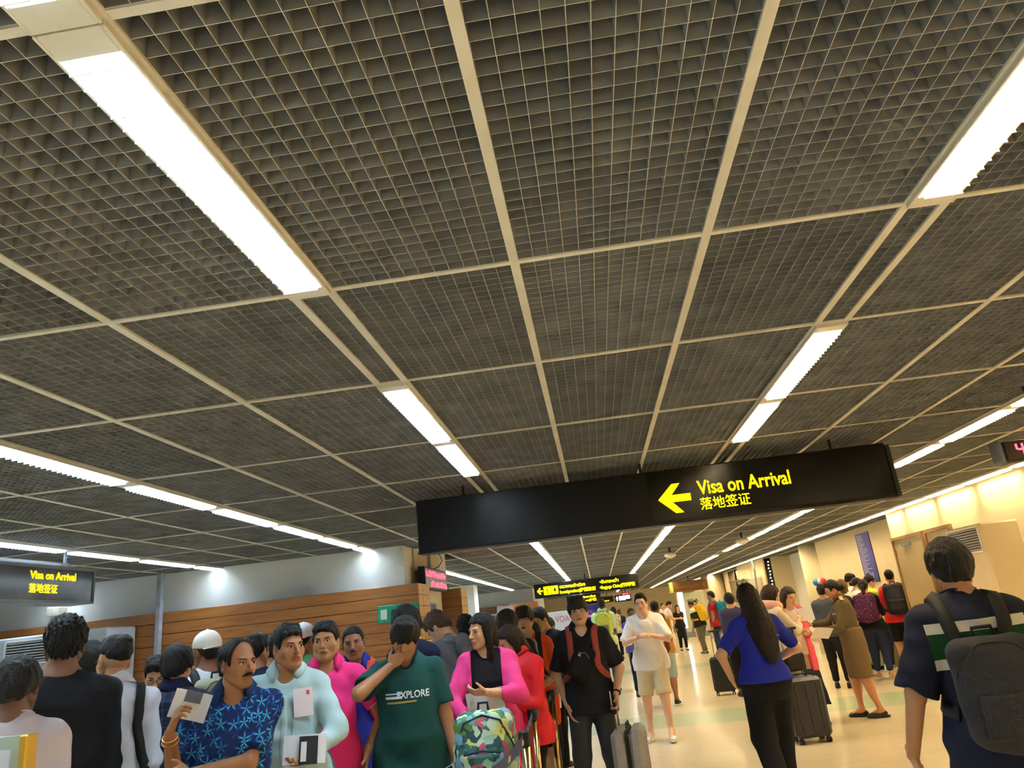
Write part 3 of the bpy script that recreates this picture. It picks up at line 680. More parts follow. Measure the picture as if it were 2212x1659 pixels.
def belt(a, b, sag, label):
    t = thing('barrier_belt', label, 'belt', ((a[0]+b[0])/2, (a[1]+b[1])/2, .9-sag-.03))
    mb = MB(); N = 10; V = []
    d = np.array([b[0]-a[0], b[1]-a[1]]); L = np.linalg.norm(d); d /= L; n2 = np.array([-d[1], d[0]])*.001
    for i in range(N+1):
        u = i/N; p = np.array(a[:2])+d*(.037+u*(L-.074)); z = .96-sag*4*u*(1-u)
        for q in (-1, 1):
            for zz in (-.026, .026): V.append((p[0]+q*n2[0], p[1]+q*n2[1], z+zz))
    F = []
    for i in range(N):
        k = i*4; F += [(k, k+4, k+5, k+1), (k+2, k+3, k+7, k+6), (k+1, k+5, k+7, k+3), (k, k+2, k+6, k+4)]
    mb.add(V, F+[(0, 1, 3, 2), (N*4, N*4+2, N*4+3, N*4+1)]); mb.build('webbing', m_belt, t)
    for i in range(3, 10, 3):
        lg = MB(); u = i/N+.02; p = np.array(a[:2])+d*(u*L); z = .96-sag*4*u*(1-u); e = d*.05
        for q in (-2.2, 2.2): lg.quad((p[0]+q*n2[0], p[1]+q*n2[1], z-.012), (p[0]+e[0]+q*n2[0], p[1]+e[1]+q*n2[1], z-.012), (p[0]+e[0]*1.4+q*n2[0], p[1]+e[1]*1.4+q*n2[1], z+.012), (p[0]+e[0]*.4+q*n2[0], p[1]+e[1]*.4+q*n2[1], z+.012))
        lg.build('print_mark', M('belt_print', '#b8b49a', .6), t)
belt(PP[0], PP[1], .03, 'navy barrier belt sloping behind the floral backpack'); belt(PP[2], PP[3], .03, 'navy barrier belt between the posts at the black shorts'); belt(PP[1], PP[2], .01, 'navy barrier belt beside the red jacket'); belt(PP[3], PP[4], .02, 'navy barrier belt running behind the man in black shirt')

# ---- suitcases
def frame_at(x, y, yaw, z=0.):
    c, s = math.cos(yaw), math.sin(yaw); R = np.array([[c, s, 0], [-s, c, 0], [0, 0, 1.]])   # yaw clockwise from +Y
    return R, np.array([x, y, z])
def suitcase(x, y, yaw, w, d, h, mat, label, handle=.45, ribs=True, tilt=0., mh=None, print_mat=None):
    R, c = frame_at(x, y, yaw)
    t = thing('suitcase', label, 'suitcase', (x, y, 0))
    B = lambda lo, hi, bev=0: MB().box(lo, hi, R=R, c=c, bev=bev)
    z0 = .06
    B((-w/2, -d/2, z0), (w/2, -.006, z0+h), .035).build('shell', mat, t); B((-w/2, .006, z0), (w/2, d/2, z0+h), .035).build('shell', mat, t)
    B((-w/2+.012, -.012, z0+.012), (w/2-.012, .012, z0+h-.012)).build('zip_band', m_dark, t)
    if ribs:
        for k in (-.3, 0., .3):
            B((w*k-.012, -d/2-.006, z0+.05), (w*k+.012, -d/2+.002, z0+h-.05), .003).build('rib', mat, t); B((w*k-.012, d/2-.002, z0+.05), (w*k+.012, d/2+.006, z0+h-.05), .003).build('rib', mat, t)
    for sx in (-1, 1):
        for sy in (-1, 1):
            b = MB(); q = R @ np.array([sx*(w/2-.05), sy*(d/2-.045), 0])+c
            for s_ in (-.016, .016):
                pp = [(R @ np.array([s_-.007, 0, 0])), (R @ np.array([s_+.007, 0, 0]))]
                b.tube([q+pp[0]+[0, 0, .027], q+pp[1]+[0, 0, .027]], .027, 14)
            b.tube([q+[0, 0, .045], q+[0, 0, .075]], .02, 10); b.build('wheel', m_dark, t, smooth=False)
    hb = MB()
    if handle:
        for sx in (-1, 1): MB().tube([R @ np.array([sx*w*.22, d*.3, z0+h-.01])+c, R @ np.array([sx*w*.22, d*.3, z0+h+handle])+c], .009, 8).build('handle_tube', M('alloy', '#b9b6ae', .3, metal=.8), t)
        B((-w*.22-.03, d*.3-.018, z0+h+handle-.01), (w*.22+.03, d*.3+.018, z0+h+handle+.02), .01).build('handle_grip', m_dark, t)
    MB().tube([R @ np.array([-.08, 0, z0+h])+c, R @ np.array([-.07, 0, z0+h+.03])+c, R @ np.array([.07, 0, z0+h+.03])+c, R @ np.array([.08, 0, z0+h])+c], .01, 8).build('top_handle', mh or m_dark, t)
    return t

# ================================================================ organic shapes: signed distance fields -> smooth meshes
def nrm(v): v = np.asarray(v, float); return v/(np.linalg.norm(v)+1e-12)
def smin(a, b, k):
    if k <= 0: return np.minimum(a, b)
    h = np.maximum(k-np.abs(a-b), 0)/k
    return np.minimum(a, b)-h*h*k*.25
class Sdf:
    def __init__(s): s.P = []
    def _add(s, f, lo, hi, k, op): s.P.append((f, np.asarray(lo, float), np.asarray(hi, float), k, op)); return s
    def cone(s, a, b, ra, rb, k=.02, op='u', cut=False, flat=None):
        """capsule with two radii; cut: flat end at b; flat=(axis, factor): squashed along an axis"""
        a = np.asarray(a, float); b = np.asarray(b, float); ba = b-a; L2 = ba @ ba+1e-12; dirn = ba/math.sqrt(L2)
        R = max(ra, rb)
        if flat is not None: fa = nrm(flat[0]); ff = 1/flat[1]
        def f(x, y, z):
            px, py, pz = x-a[0], y-a[1], z-a[2]
            tt = (px*ba[0]+py*ba[1]+pz*ba[2])/L2; t = np.clip(tt, 0, 1)
            qx, qy, qz = px-t*ba[0], py-t*ba[1], pz-t*ba[2]
            if flat is not None:
                c = (qx*fa[0]+qy*fa[1]+qz*fa[2])*(ff-1); qx = qx+c*fa[0]; qy = qy+c*fa[1]; qz = qz+c*fa[2]
            d = np.sqrt(qx*qx+qy*qy+qz*qz)-(ra+(rb-ra)*t)
            if flat is not None: d = d*min(1, flat[1]*1.4)
            if cut: d = np.maximum(d, (tt-1)*math.sqrt(L2))
            return d
        return s._add(f, np.minimum(a, b)-R-k, np.maximum(a, b)+R+k, k, op)
    def ell(s, c, r, k=.02, op='u', R=None):
        c = np.asarray(c, float); r = np.asarray(r, float); Rm = np.eye(3) if R is None else np.asarray(R, float)   # columns = axes
        def f(x, y, z):
            px, py, pz = x-c[0], y-c[1], z-c[2]
            if R is not None:
                px, py, pz = (px*Rm[0, i]+py*Rm[1, i]+pz*Rm[2, i] for i in range(3))
            k0 = np.sqrt((px/r[0])**2+(py/r[1])**2+(pz/r[2])**2)+1e-9; k1 = np.sqrt((px/r[0]**2)**2+(py/r[1]**2)**2+(pz/r[2]**2)**2)+1e-9
            return k0*(k0-1)/k1
        m = r.max()
        if R is None: return s._add(f, c-r-k, c+r+k, k, op)
        return s._add(f, c-m-k, c+m+k, k, op)
    def box(s, c, h, rd=.02, k=.01, op='u', R=None):
        c = np.asarray(c, float); h = np.asarray(h, float)-rd; Rm = np.eye(3) if R is None else np.asarray(R, float)
        def f(x, y, z):
            px, py, pz = x-c[0], y-c[1], z-c[2]
            px, py, pz = (px*Rm[0, i]+py*Rm[1, i]+pz*Rm[2, i] for i in range(3))
            qx, qy, qz = np.abs(px)-h[0], np.abs(py)-h[1], np.abs(pz)-h[2]
            return np.sqrt(np.maximum(qx, 0)**2+np.maximum(qy, 0)**2+np.maximum(qz, 0)**2)+np.minimum(np.maximum(qx, np.maximum(qy, qz)), 0)-rd
        m = np.linalg.norm(h+rd)
        return s._add(f, c-m-k, c+m+k, k, op)
    def torso(s, o, R, tab, k=.03, op='u', infl=0., z0=None, z1=None):
        """stack of ellipses along the frame's z: rows (z, half width, half depth, centre y)"""
        tab = np.asarray(tab, float); o = np.asarray(o, float); R = np.asarray(R, float)
        Z = tab[:, 0]; z0_ = Z[0] if z0 is None else z0; z1_ = Z[-1] if z1 is None else z1
        def f(x, y, z):
            px, py, pz = x-o[0], y-o[1], z-o[2]
            px, py, pz = (px*R[0, i]+py*R[1, i]+pz*R[2, i] for i in range(3))
            px, py, pz = np.broadcast_arrays(px, py, pz)
            w = np.interp(pz, Z, tab[:, 1])+infl; d = np.interp(pz, Z, tab[:, 2])+infl; c = np.interp(pz, Z, tab[:, 3])
            py = py-c
            k0 = np.sqrt((px/w)**2+(py/d)**2)+1e-9; k1 = np.sqrt((px/w**2)**2+(py/d**2)**2)+1e-9
            dd = k0*(k0-1)/k1
            return np.maximum(dd, np.maximum(z0_-pz, pz-z1_))
        cs = []
        for zz in (z0_, z1_):
            for q in (-1, 1):
                for p in (-1, 1):
                    m_ = max(tab[:, 1].max(), tab[:, 2].max()+abs(tab[:, 3]).max())+infl
                    cs.append(o+R @ np.array([q*m_, p*m_, zz]))
        cs = np.array(cs)
        return s._add(f, cs.min(0)-k, cs.max(0)+k, k, op)
    def fn(s, f, lo=None, hi=None, k=0., op='i'):
        big = 9.
        return s._add(f, (-big,)*3 if lo is None else lo, (big,)*3 if hi is None else hi, k, op)
    def plane(s, p, n, k=0.):
        """keeps the side the normal points away from"""
        p = np.asarray(p, float); n = nrm(n)
        return s.fn(lambda x, y, z: (x-p[0])*n[0]+(y-p[1])*n[1]+(z-p[2])*n[2], k=k, op='i')
    def bounds(s):
        U = [p for p in s.P if p[4] == 'u']; return np.min([p[1] for p in U], 0), np.max([p[2] for p in U], 0)
    @staticmethod
    def comb(D, d, k, op):
        if op == 'u': return smin(D, d, k)
        if op == 's': return -smin(-D, d, k)
        if op == 'i': return -smin(-D, -d, k)
        return D+d                                     # 'd': displacement
    def ev(s, Q):
        Q = np.asarray(Q, float); x, y, z = Q[:, 0], Q[:, 1], Q[:, 2]; D = np.full(len(Q), .5)
        for f, lo, hi, k, op in s.P: D = s.comb(D, f(x, y, z), k, op)
        return D
    def grad(s, Q, e=.003):
        Q = np.asarray(Q, float); g = np.stack([s.ev(Q+e*np.eye(3)[i])-s.ev(Q-e*np.eye(3)[i]) for i in range(3)], 1)
        return g/(np.linalg.norm(g, axis=1, keepdims=True)+1e-9)
    def snap(s, Q, off=0., it=6, e=.003):
        """moves points to the surface (plus off)"""
        Q = np.array(Q, float)
        for _ in range(it): Q = Q-s.grad(Q, e)*(s.ev(Q)-off)[:, None]*.9
        return Q
    def shoot(s, Q, d, off=0., far=.5):
        """first surface hit marching each point along direction d (from -far)"""
        Q = np.array(Q, float); d = nrm(d); P = Q-d*far
        for _ in range(40): P = P+d*np.clip(s.ev(P)-off, -.02, .05)[:, None]*.9
        return P
    def mesh(s, h):
        lo, hi = s.bounds(); lo = lo-2*h; n = np.maximum(np.ceil((hi+2*h-lo)/h).astype(int)+1, 4)
        ax = [lo[i]+h*np.arange(n[i]) for i in range(3)]
        D = np.full(n, .5, dtype=np.float32)
        for f, l, u, k, op in s.P:
            if op in 'us':
                i0 = np.maximum(((l-lo)/h-1).astype(int), 0); i1 = np.minimum(((u-lo)/h+3).astype(int), n)
                if np.any(i1 <= i0): continue
            else: i0 = np.zeros(3, int); i1 = n
            sl = tuple(slice(a, b) for a, b in zip(i0, i1))
            d = f(ax[0][sl[0]][:, None, None], ax[1][sl[1]][None, :, None], ax[2][sl[2]][None, None, :])
            D[sl] = s.comb(D[sl], d, k, op)
        D[0], D[-1] = np.maximum(D[0], h), np.maximum(D[-1], h); D[:, 0] = np.maximum(D[:, 0], h); D[:, -1] = np.maximum(D[:, -1], h); D[:, :, 0] = np.maximum(D[:, :, 0], h); D[:, :, -1] = np.maximum(D[:, :, -1], h)
        return surfnet(D, lo, h)
def surfnet(D, lo, h):
    S = D < 0
    c = [S[i:S.shape[0]-1+i, j:S.shape[1]-1+j, k:S.shape[2]-1+k] for i in (0, 1) for j in (0, 1) for k in (0, 1)]
    cnt = sum(x.astype(np.int8) for x in c); act = (cnt > 0) & (cnt < 8)
    I = np.argwhere(act)
    if not len(I): return np.zeros((0, 3)), np.zeros((0, 4), int)
    cd = np.array([(i, j, k) for i in (0, 1) for j in (0, 1) for k in (0, 1)])
    val = np.stack([D[I[:, 0]+a, I[:, 1]+b, I[:, 2]+e] for a, b, e in cd], 1)
    acc = np.zeros((len(I), 3)); num = np.zeros(len(I))
    for a in range(8):
        for b in range(a+1, 8):
            if np.abs(cd[a]-cd[b]).sum() != 1: continue
            va, vb = val[:, a], val[:, b]; mk = (va < 0) != (vb < 0)
            t = np.where(mk, va/np.where(mk, va-vb, 1), 0)
            acc += np.where(mk[:, None], cd[a]+t[:, None]*(cd[b]-cd[a]), 0); num += mk
    V = lo+h*(I+acc/num[:, None])
    idx = np.full(act.shape, -1, dtype=np.int64); idx[tuple(I.T)] = np.arange(len(I))
    F = []
    for axis in range(3):
        s0 = [slice(None)]*3; s1 = [slice(None)]*3; s0[axis] = slice(0, -1); s1[axis] = slice(1, None)
        A, B = S[tuple(s0)], S[tuple(s1)]; E = np.argwhere(A != B)
        o1, o2 = (axis+1) % 3, (axis+2) % 3
        E = E[(E[:, o1] > 0) & (E[:, o2] > 0) & (E[:, o1] < D.shape[o1]-1) & (E[:, o2] < D.shape[o2]-1)]
        def cell(d1, d2):
            q = E.copy(); q[:, o1] += d1; q[:, o2] += d2; return idx[tuple(q.T)]
        Q = np.stack([cell(-1, -1), cell(0, -1), cell(0, 0), cell(-1, 0)], 1)
        ins = A[tuple(E.T)]
        Q = np.where(ins[:, None], Q, Q[:, ::-1]); F.append(Q)
    F = np.concatenate(F); F = F[(F >= 0).all(1)]
    return V, F
def wrinkle(amp, fr, seed, dirs=None):
    """cloth folds: a few long soft waves"""
    r = np.random.default_rng(seed); W = []
    for i in range(5):
        d = r.normal(size=3)*(1, 1, .75); d = nrm(d)*fr*r.uniform(.6, 1.5); W.append((d, r.uniform(0, 6.28), r.uniform(.5, 1.)))
    def f(x, y, z):
        t = 0.
        ph = 1.2*np.sin(9*z+seed)+1.1*np.sin(11*x+7*y+seed*2)
        for d, p, a in W: t = t+a*np.sin(d[0]*x+d[1]*y+d[2]*z+p+ph)
        return (np.clip(t/2.2, -1., 1.)-.8)*amp
    return f
def fcmb(a): return a

# ================================================================ people
def rotx(a): c, s = math.cos(a), math.sin(a); return np.array([[1, 0, 0], [0, c, -s], [0, s, c]])
def roty(a): c, s = math.cos(a), math.sin(a); return np.array([[c, 0, s], [0, 1, 0], [-s, 0, c]])
def rotz(a): c, s = math.cos(a), math.sin(a); return np.array([[c, -s, 0], [s, c, 0], [0, 0, 1]])
D2R = math.pi/180
def cloth(name, col, rough=.85, fine=260, col2=None):
    return M('cloth_'+name, col, rough, bump=(11, .3), noise=(3.5, col2) if col2 else None, spec=.2)
def tl_mat(name, build, rough=.85):
    """cloth whose pattern follows the torso (attribute tl = torso coordinates)"""
    if name in MATS: return MATS[name]
    mt = bpy.data.materials.new(name); mt.use_nodes = True; nt = mt.node_tree; b = nt.nodes['Principled BSDF']
    b.inputs['Roughness'].default_value = rough; b.inputs['Specular IOR Level'].default_value = .2
    a = nt.nodes.new('ShaderNodeAttribute'); a.attribute_name = 'tl'
    build(nt, a.outputs['Vector'], b.inputs['Base Color']); MATS[name] = mt; return mt
def _ramp(nt, stops, interp='CONSTANT'):
    r = nt.nodes.new('ShaderNodeValToRGB'); cr = r.color_ramp; cr.interpolation = interp
    while len(cr.elements) < len(stops): cr.elements.new(.5)
    for e, (p, c) in zip(cr.elements, stops): e.position = p; e.color = (*srgb(c), 1)
    return r
def pat_bands(lo, hi, stops, xlim=None):
    def f(nt, v, out):
        s = nt.nodes.new('ShaderNodeSeparateXYZ'); nt.links.new(v, s.inputs[0]); m_ = nt.nodes.new('ShaderNodeMapRange')
        m_.inputs['From Min'].default_value = lo; m_.inputs['From Max'].default_value = hi; nt.links.new(s.outputs[2], m_.inputs['Value'])
        r = _ramp(nt, stops); nt.links.new(m_.outputs[0], r.inputs[0])
        if xlim:                                          # the sleeves stay plain
            ab = nt.nodes.new('ShaderNodeMath'); ab.operation = 'ABSOLUTE'; nt.links.new(s.outputs[0], ab.inputs[0]); gt = nt.nodes.new('ShaderNodeMath'); gt.operation = 'GREATER_THAN'; gt.inputs[1].default_value = xlim; nt.links.new(ab.outputs[0], gt.inputs[0])
            mx = nt.nodes.new('ShaderNodeMix'); mx.data_type = 'RGBA'; nt.links.new(gt.outputs[0], mx.inputs[0]); nt.links.new(r.outputs[0], mx.inputs[6]); mx.inputs[7].default_value = (*srgb(stops[0][1]), 1); nt.links.new(mx.outputs[2], out)
        else: nt.links.new(r.outputs[0], out)
    return f
def pat_leaf(nt, v, out):
    """dark blue shirt with scattered turquoise leaf sprays"""
    L = nt.links.new
    vo = nt.nodes.new('ShaderNodeTexVoronoi'); vo.inputs['Scale'].default_value = 21; L(v, vo.inputs['Vector'])
    # leaf rays: angle around each cell centre
    sub = nt.nodes.new('ShaderNodeVectorMath'); sub.operation = 'SUBTRACT'; L(v, sub.inputs[0]); L(vo.outputs['Position'], sub.inputs[1])
    s = nt.nodes.new('ShaderNodeSeparateXYZ'); L(sub.outputs[0], s.inputs[0])
    at2 = nt.nodes.new('ShaderNodeMath'); at2.operation = 'ARCTAN2'; L(s.outputs[2], at2.inputs[0]); L(s.outputs[0], at2.inputs[1])
    mu = nt.nodes.new('ShaderNodeMath'); mu.operation = 'MULTIPLY'; mu.inputs[1].default_value = 5; L(at2.outputs[0], mu.inputs[0])
    sn = nt.nodes.new('ShaderNodeMath'); sn.operation = 'SINE'; L(mu.outputs[0], sn.inputs[0])
    dd = nt.nodes.new('ShaderNodeMath'); dd.operation = 'MULTIPLY_ADD'; dd.inputs[1].default_value = -2.2; dd.inputs[2].default_value = 1.2; L(vo.outputs['Distance'], dd.inputs[0])
    ad = nt.nodes.new('ShaderNodeMath'); ad.operation = 'ADD'; L(sn.outputs[0], ad.inputs[0]); L(dd.outputs[0], ad.inputs[1])
    nz = nt.nodes.new('ShaderNodeTexNoise'); nz.inputs['Scale'].default_value = 30; L(v, nz.inputs['Vector'])
    ad2 = nt.nodes.new('ShaderNodeMath'); ad2.operation = 'ADD'; L(ad.outputs[0], ad2.inputs[0]); L(nz.outputs['Fac'], ad2.inputs[1])
    mr = nt.nodes.new('ShaderNodeMapRange'); mr.inputs['From Min'].default_value = .4; mr.inputs['From Max'].default_value = 2.3; L(ad2.outputs[0], mr.inputs['Value'])
    cr = _ramp(nt, [(0, '#10204a'), (.35, '#152a5c'), (.55, '#1f5f9e'), (.8, '#2c93b8'), (1, '#59b9b2')], 'LINEAR'); L(mr.outputs[0], cr.inputs[0]); L(cr.outputs[0], out)
def pat_patch(cols, scale):
    def f(nt, v, out):
        nz = nt.nodes.new('ShaderNodeTexNoise'); nz.inputs['Scale'].default_value = scale*.6; nt.links.new(v, nz.inputs['Vector'])
        mx = nt.nodes.new('ShaderNodeVectorMath'); mx.operation = 'MULTIPLY_ADD'; mx.inputs[1].default_value = (.12,)*3; nt.links.new(nz.outputs['Color'], mx.inputs[0]); nt.links.new(v, mx.inputs[2])
        vo = nt.nodes.new('ShaderNodeTexVoronoi'); vo.inputs['Scale'].default_value = scale; nt.links.new(mx.outputs[0], vo.inputs['Vector'])
        s = nt.nodes.new('ShaderNodeSeparateColor'); nt.links.new(vo.outputs['Color'], s.inputs[0])
        r = _ramp(nt, [(i/len(cols), c) for i, c in enumerate(cols)]); nt.links.new(s.outputs[0], r.inputs[0]); nt.links.new(r.outputs[0], out)
    return f
def pat_plaid(c1, c2, sc):
    def f(nt, v, out):
        L = nt.links.new; s = nt.nodes.new('ShaderNodeSeparateXYZ'); L(v, s.inputs[0]); acc = None
        for ch in (0, 2):
            m_ = nt.nodes.new('ShaderNodeMath'); m_.operation = 'MULTIPLY'; m_.inputs[1].default_value = sc; L(s.outputs[ch], m_.inputs[0])
            q = nt.nodes.new('ShaderNodeMath'); q.operation = 'SINE'; L(m_.outputs[0], q.inputs[0]); g = nt.nodes.new('ShaderNodeMath'); g.operation = 'GREATER_THAN'; g.inputs[1].default_value = .75; L(q.outputs[0], g.inputs[0])
            if acc is None: acc = g.outputs[0]
            else: a = nt.nodes.new('ShaderNodeMath'); a.operation = 'ADD'; L(acc, a.inputs[0]); L(g.outputs[0], a.inputs[1]); acc = a.outputs[0]
        m2 = nt.nodes.new('ShaderNodeMath'); m2.operation = 'MULTIPLY'; m2.inputs[1].default_value = .5; L(acc, m2.inputs[0])
        mx = nt.nodes.new('ShaderNodeMix'); mx.data_type = 'RGBA'; mx.inputs[6].default_value = (*srgb(c1), 1); mx.inputs[7].default_value = (*srgb(c2), 1); L(m2.outputs[0], mx.inputs[0]); L(mx.outputs[2], out)
    return f
def pat_dots(c1, c2, sc, rad):
    def f(nt, v, out):
        vo = nt.nodes.new('ShaderNodeTexVoronoi'); vo.inputs['Scale'].default_value = sc; vo.inputs['Randomness'].default_value = .4; nt.links.new(v, vo.inputs['Vector'])
        r = _ramp(nt, [(0, c2), (rad, c1)]); nt.links.new(vo.outputs['Distance'], r.inputs[0]); nt.links.new(r.outputs[0], out)
    return f
def skin(tone):
    return M('skin_'+tone.strip('#'), tone, .5, noise=(18, tone), bump=(120, .04), spec=.35)
def hairmat(col): return M('hair_'+col.strip('#'), col, .42, noise=(60, '#15110f' if col == '#0d0b0a' else col, (1, 1, .15)), bump=(210, 1., (1, 1, .14)), spec=.25)
BLK = '#0d0b0a'

# ---------------------------------------------------------------- heads (local: x right, y forward, z up; about life size)
_HC = {}
def head_sdf(kind):
    if ('s', kind) in _HC: return _HC[('s', kind)]
    s = Sdf()
    fat = {'m': 0., 'f': -.002, 'r': .006}[kind]; jw = {'m': .0, 'f': -.006, 'r': .004}[kind]
    s.ell((0, -.012, .035), (.077, .097, .089), 0)
    s.ell((0, .022, -.03), (.061+fat, .068, .085), .03)
    s.cone((0, .066, -.098), (0, .062, -.088), .02+fat*.6, .02+fat, .03)
    for q in (-1, 1):
        s.cone((q*(.056+jw), 0, -.05), (q*.022, .056, -.096), .019+fat, .017+fat, .03)
        s.ell((q*(.041+fat), .056, -.026), (.024, .022, .026), .025)
    s.cone((-.036, .078, .021), (.036, .078, .021), .012, .012, .018)
    for q in (-1, 1): s.ell((q*.033, .104, .001), (.021, .021, .0135), .012, 's')
    s.cone((0, .089, .012), (0, .109, -.027), .0075, .0105, .012)
    s.ell((0, .108, -.031), (.0115, .0115, .0105), .008)
    for q in (-1, 1): s.ell((q*.0125, .098, -.034), (.0075, .0105, .008), .006)
    s.ell((0, .084, -.064), (.026, .017, .016), .015)
    s.cone((-.03, .09, -.079), (.03, .09, -.079), .006, .006, .01, 's')
    for q in (-1, 1):
        Re = rotz(q*-.35) @ rotx(-.15)
        s.ell((q*.0795, -.012, -.006), (.0095, .02, .033), .008, R=Re); s.ell((q*.0885, -.006, -.004), (.007, .0115, .019), .004, 's', R=Re)
    _HC[('s', kind)] = s; return s
def head_mesh(kind, h):
    k = ('m', kind, round(h, 4))
    if k not in _HC: _HC[k] = head_sdf(kind).mesh(h)
    return _HC[k]
ZL = {'short': [(-.13, -.052), (-.08, -.058), (-.04, -.03), (-.024, .014), (.012, .014), (.024, -.008), (.036, .008), (.05, .05), (.07, .066), (.13, .072)],
      'crop': [(-.13, -.05), (-.08, -.052), (-.04, -.02), (-.024, .016), (.012, .016), (.024, -.002), (.036, .015), (.05, .055), (.07, .07), (.13, .076)],
      'bangs': [(-.13, -.055), (-.08, -.06), (-.04, -.03), (-.024, -.004), (.012, -.006), (.03, -.02), (.05, .0), (.06, .03), (.13, .034)],
      'undercut': [(-.13, .0), (-.08, .012), (-.03, .045), (.05, .052), (.07, .066), (.13, .072)],
      'bald': [(-.13, -.05), (-.08, -.055), (-.04, -.025), (-.024, .014), (.012, .014), (.024, -.012), (.034, .01), (.042, .09), (.055, .2), (.13, .3)],
      'woman': [(-.13, -.2), (-.02, -.2), (.016, -.2), (.03, -.06), (.042, .0), (.055, .05), (.07, .068), (.13, .074)]}
def hair_mesh(style, h, seed=0):
    key = ('h', style, round(h, 4), seed % 3)
    if key in _HC: return _HC[key]
    s = Sdf(); zl = {'short': 'short', 'curly': 'short', 'crop': 'crop', 'bangs': 'bangs', 'mop': 'bangs', 'quiff': 'short', 'bald': 'bald', 'undercut': 'undercut', 'messy': 'short'}.get(style, 'woman')
    tt, ts, k = {'crop': (.005, .003), 'short': (.014, .006), 'curly': (.016, .01), 'bangs': (.02, .014), 'mop': (.024, .018), 'quiff': (.02, .005), 'bald': (.004, .007), 'undercut': (.018, .002), 'messy': (.022, .01)}.get(style, (.014, .01))+(0,)
    tab = np.array(ZL[zl])
    s.ell((0, -.012, .037), (.079+ts, .0985+ts, .0905+tt), 0)
    if zl != 'woman' or True: s.cone((0, -.06, -.02), (0, -.055, -.06), .052+ts, .046+ts*.5, .02)
    if style in ('quiff', 'undercut', 'messy'): s.ell((0, .045, .108), (.055, .05, .028), .02); s.ell((.01, -.03, .115), (.06, .06, .025), .02)
    s.fn(lambda x, y, z: (np.interp(y, tab[:, 0], tab[:, 1])-z+0*x)*.7, k=.008)
    if style in ('bangs', 'mop'):
        for i, x in enumerate(np.linspace(-.058, .058, 8)):
            zz = .03+.008*math.sin(i*2.3+seed)-(.008 if style == 'mop' else 0); s.cone((x*.8, .05, .11), (x, .094-abs(x)*.5, zz), .02, .0085, .014)
    if style == 'short':
        for x in (-.04, -.015, .015, .04): s.cone((x, .04, .112), (x*1.2+.01, .084-abs(x)*.3, .078), .016, .012, .014)
    if style in ('long', 'longback'):
        for q in (-1, 1): s.cone((q*.066, -.03, .03), (q*.085, -.085, -.22), .034, .042, .03); s.cone((q*.085, -.085, -.22), (q*.055, -.15, -.45), .042, .03, .03)
        s.cone((0, -.075, .02), (0, -.125, -.28), .07, .09, .03, flat=((0, 1, 0), .75)); s.cone((0, -.125, -.28), (0, -.165, -.5), .11, .06, .04, flat=((0, 1, 0), .55))
    if style == 'shoulder':
        for q in (-1, 1): s.cone((q*.066, -.005, .03), (q*.078, .0, -.17), .03, .026, .03); s.cone((q*.078, 0, -.17), (q*.085, .02, -.27), .026, .02, .02)
        s.cone((0, -.075, .02), (0, -.09, -.26), .062, .06, .03, flat=((0, 1, 0), .7))
    if style == 'bob':
        for q in (-1, 1): s.cone((q*.066, -.01, .03), (q*.08, -.0, -.1), .032, .028, .03)
        s.cone((0, -.07, .02), (0, -.085, -.12), .065, .06, .03)
    if style == 'pony':
        s.ell((0, -.115, .01), (.02, .02, .02), .01); s.cone((0, -.13, .005), (0, -.15, -.1), .03, .032, .015); s.cone((0, -.15, -.1), (0, -.13, -.22), .032, .012, .015)
    if style == 'bun': s.ell((0, -.125, -.02), (.042, .036, .04), .012)
    if style == 'topbun': s.ell((0, -.05, .15), (.026, .026, .024), .008)
    if zl == 'woman':
        if style in ('pony', 'bun', 'topbun'):
            s.fn(lambda x, y, z: (np.interp(y, [-.2, -.112, -.1, -.05, -.022, .014, .026, .13], [-.5, -.5, -.06, -.035, .012, .012, -.005, -.3])-z+0*x)*.7, k=.006)
        s.fn(lambda x, y, z: np.minimum(np.minimum(y-.03, .05-z), .066-np.abs(x))*.8+0*z, k=.01)
    r = np.random.default_rng(seed % 3+11)
    fr, am = {'curly': (150, .005), 'crop': (200, .001), 'messy': (95, .005)}.get(style, (100, .0027))
    w3 = [(r.normal(size=3)*fr*np.array([1, 1, .35 if style != 'curly' else 1.]), r.uniform(0, 6)) for _ in range(5)]
    s.fn(lambda x, y, z: sum(np.sin(d[0]*x+d[1]*y+d[2]*z+p+1.5*np.sin(40*z+30*y)) for d, p in w3)*am/2.2-am*.6, op='d')
    _HC[key] = s.mesh(h); return _HC[key]
def cap_parts(backward=False, h=.005):
    key = ('cap', backward, round(h, 4))
    if key not in _HC:
        s = Sdf(); s.ell((0, -.012, .05), (.093, .113, .1), 0); s.plane((0, 0, .03), (0, .12, -1), .01); s.ell((0, -.012, .15), (.008, .008, .006), .003)
        b = Sdf(); q = -1 if backward else 1
        b.ell((0, q*.115-.01, .024), (.082, .085, .03), 0); b.fn(lambda x, y, z: np.maximum(z-(.03-1.6*x*x), (.022-1.6*x*x)-z)+0*y); b.fn(lambda x, y, z: .06-q*y+0*x+0*z)
        _HC[key] = (s.mesh(h), b.mesh(min(h, .0045)))
    return _HC[key]
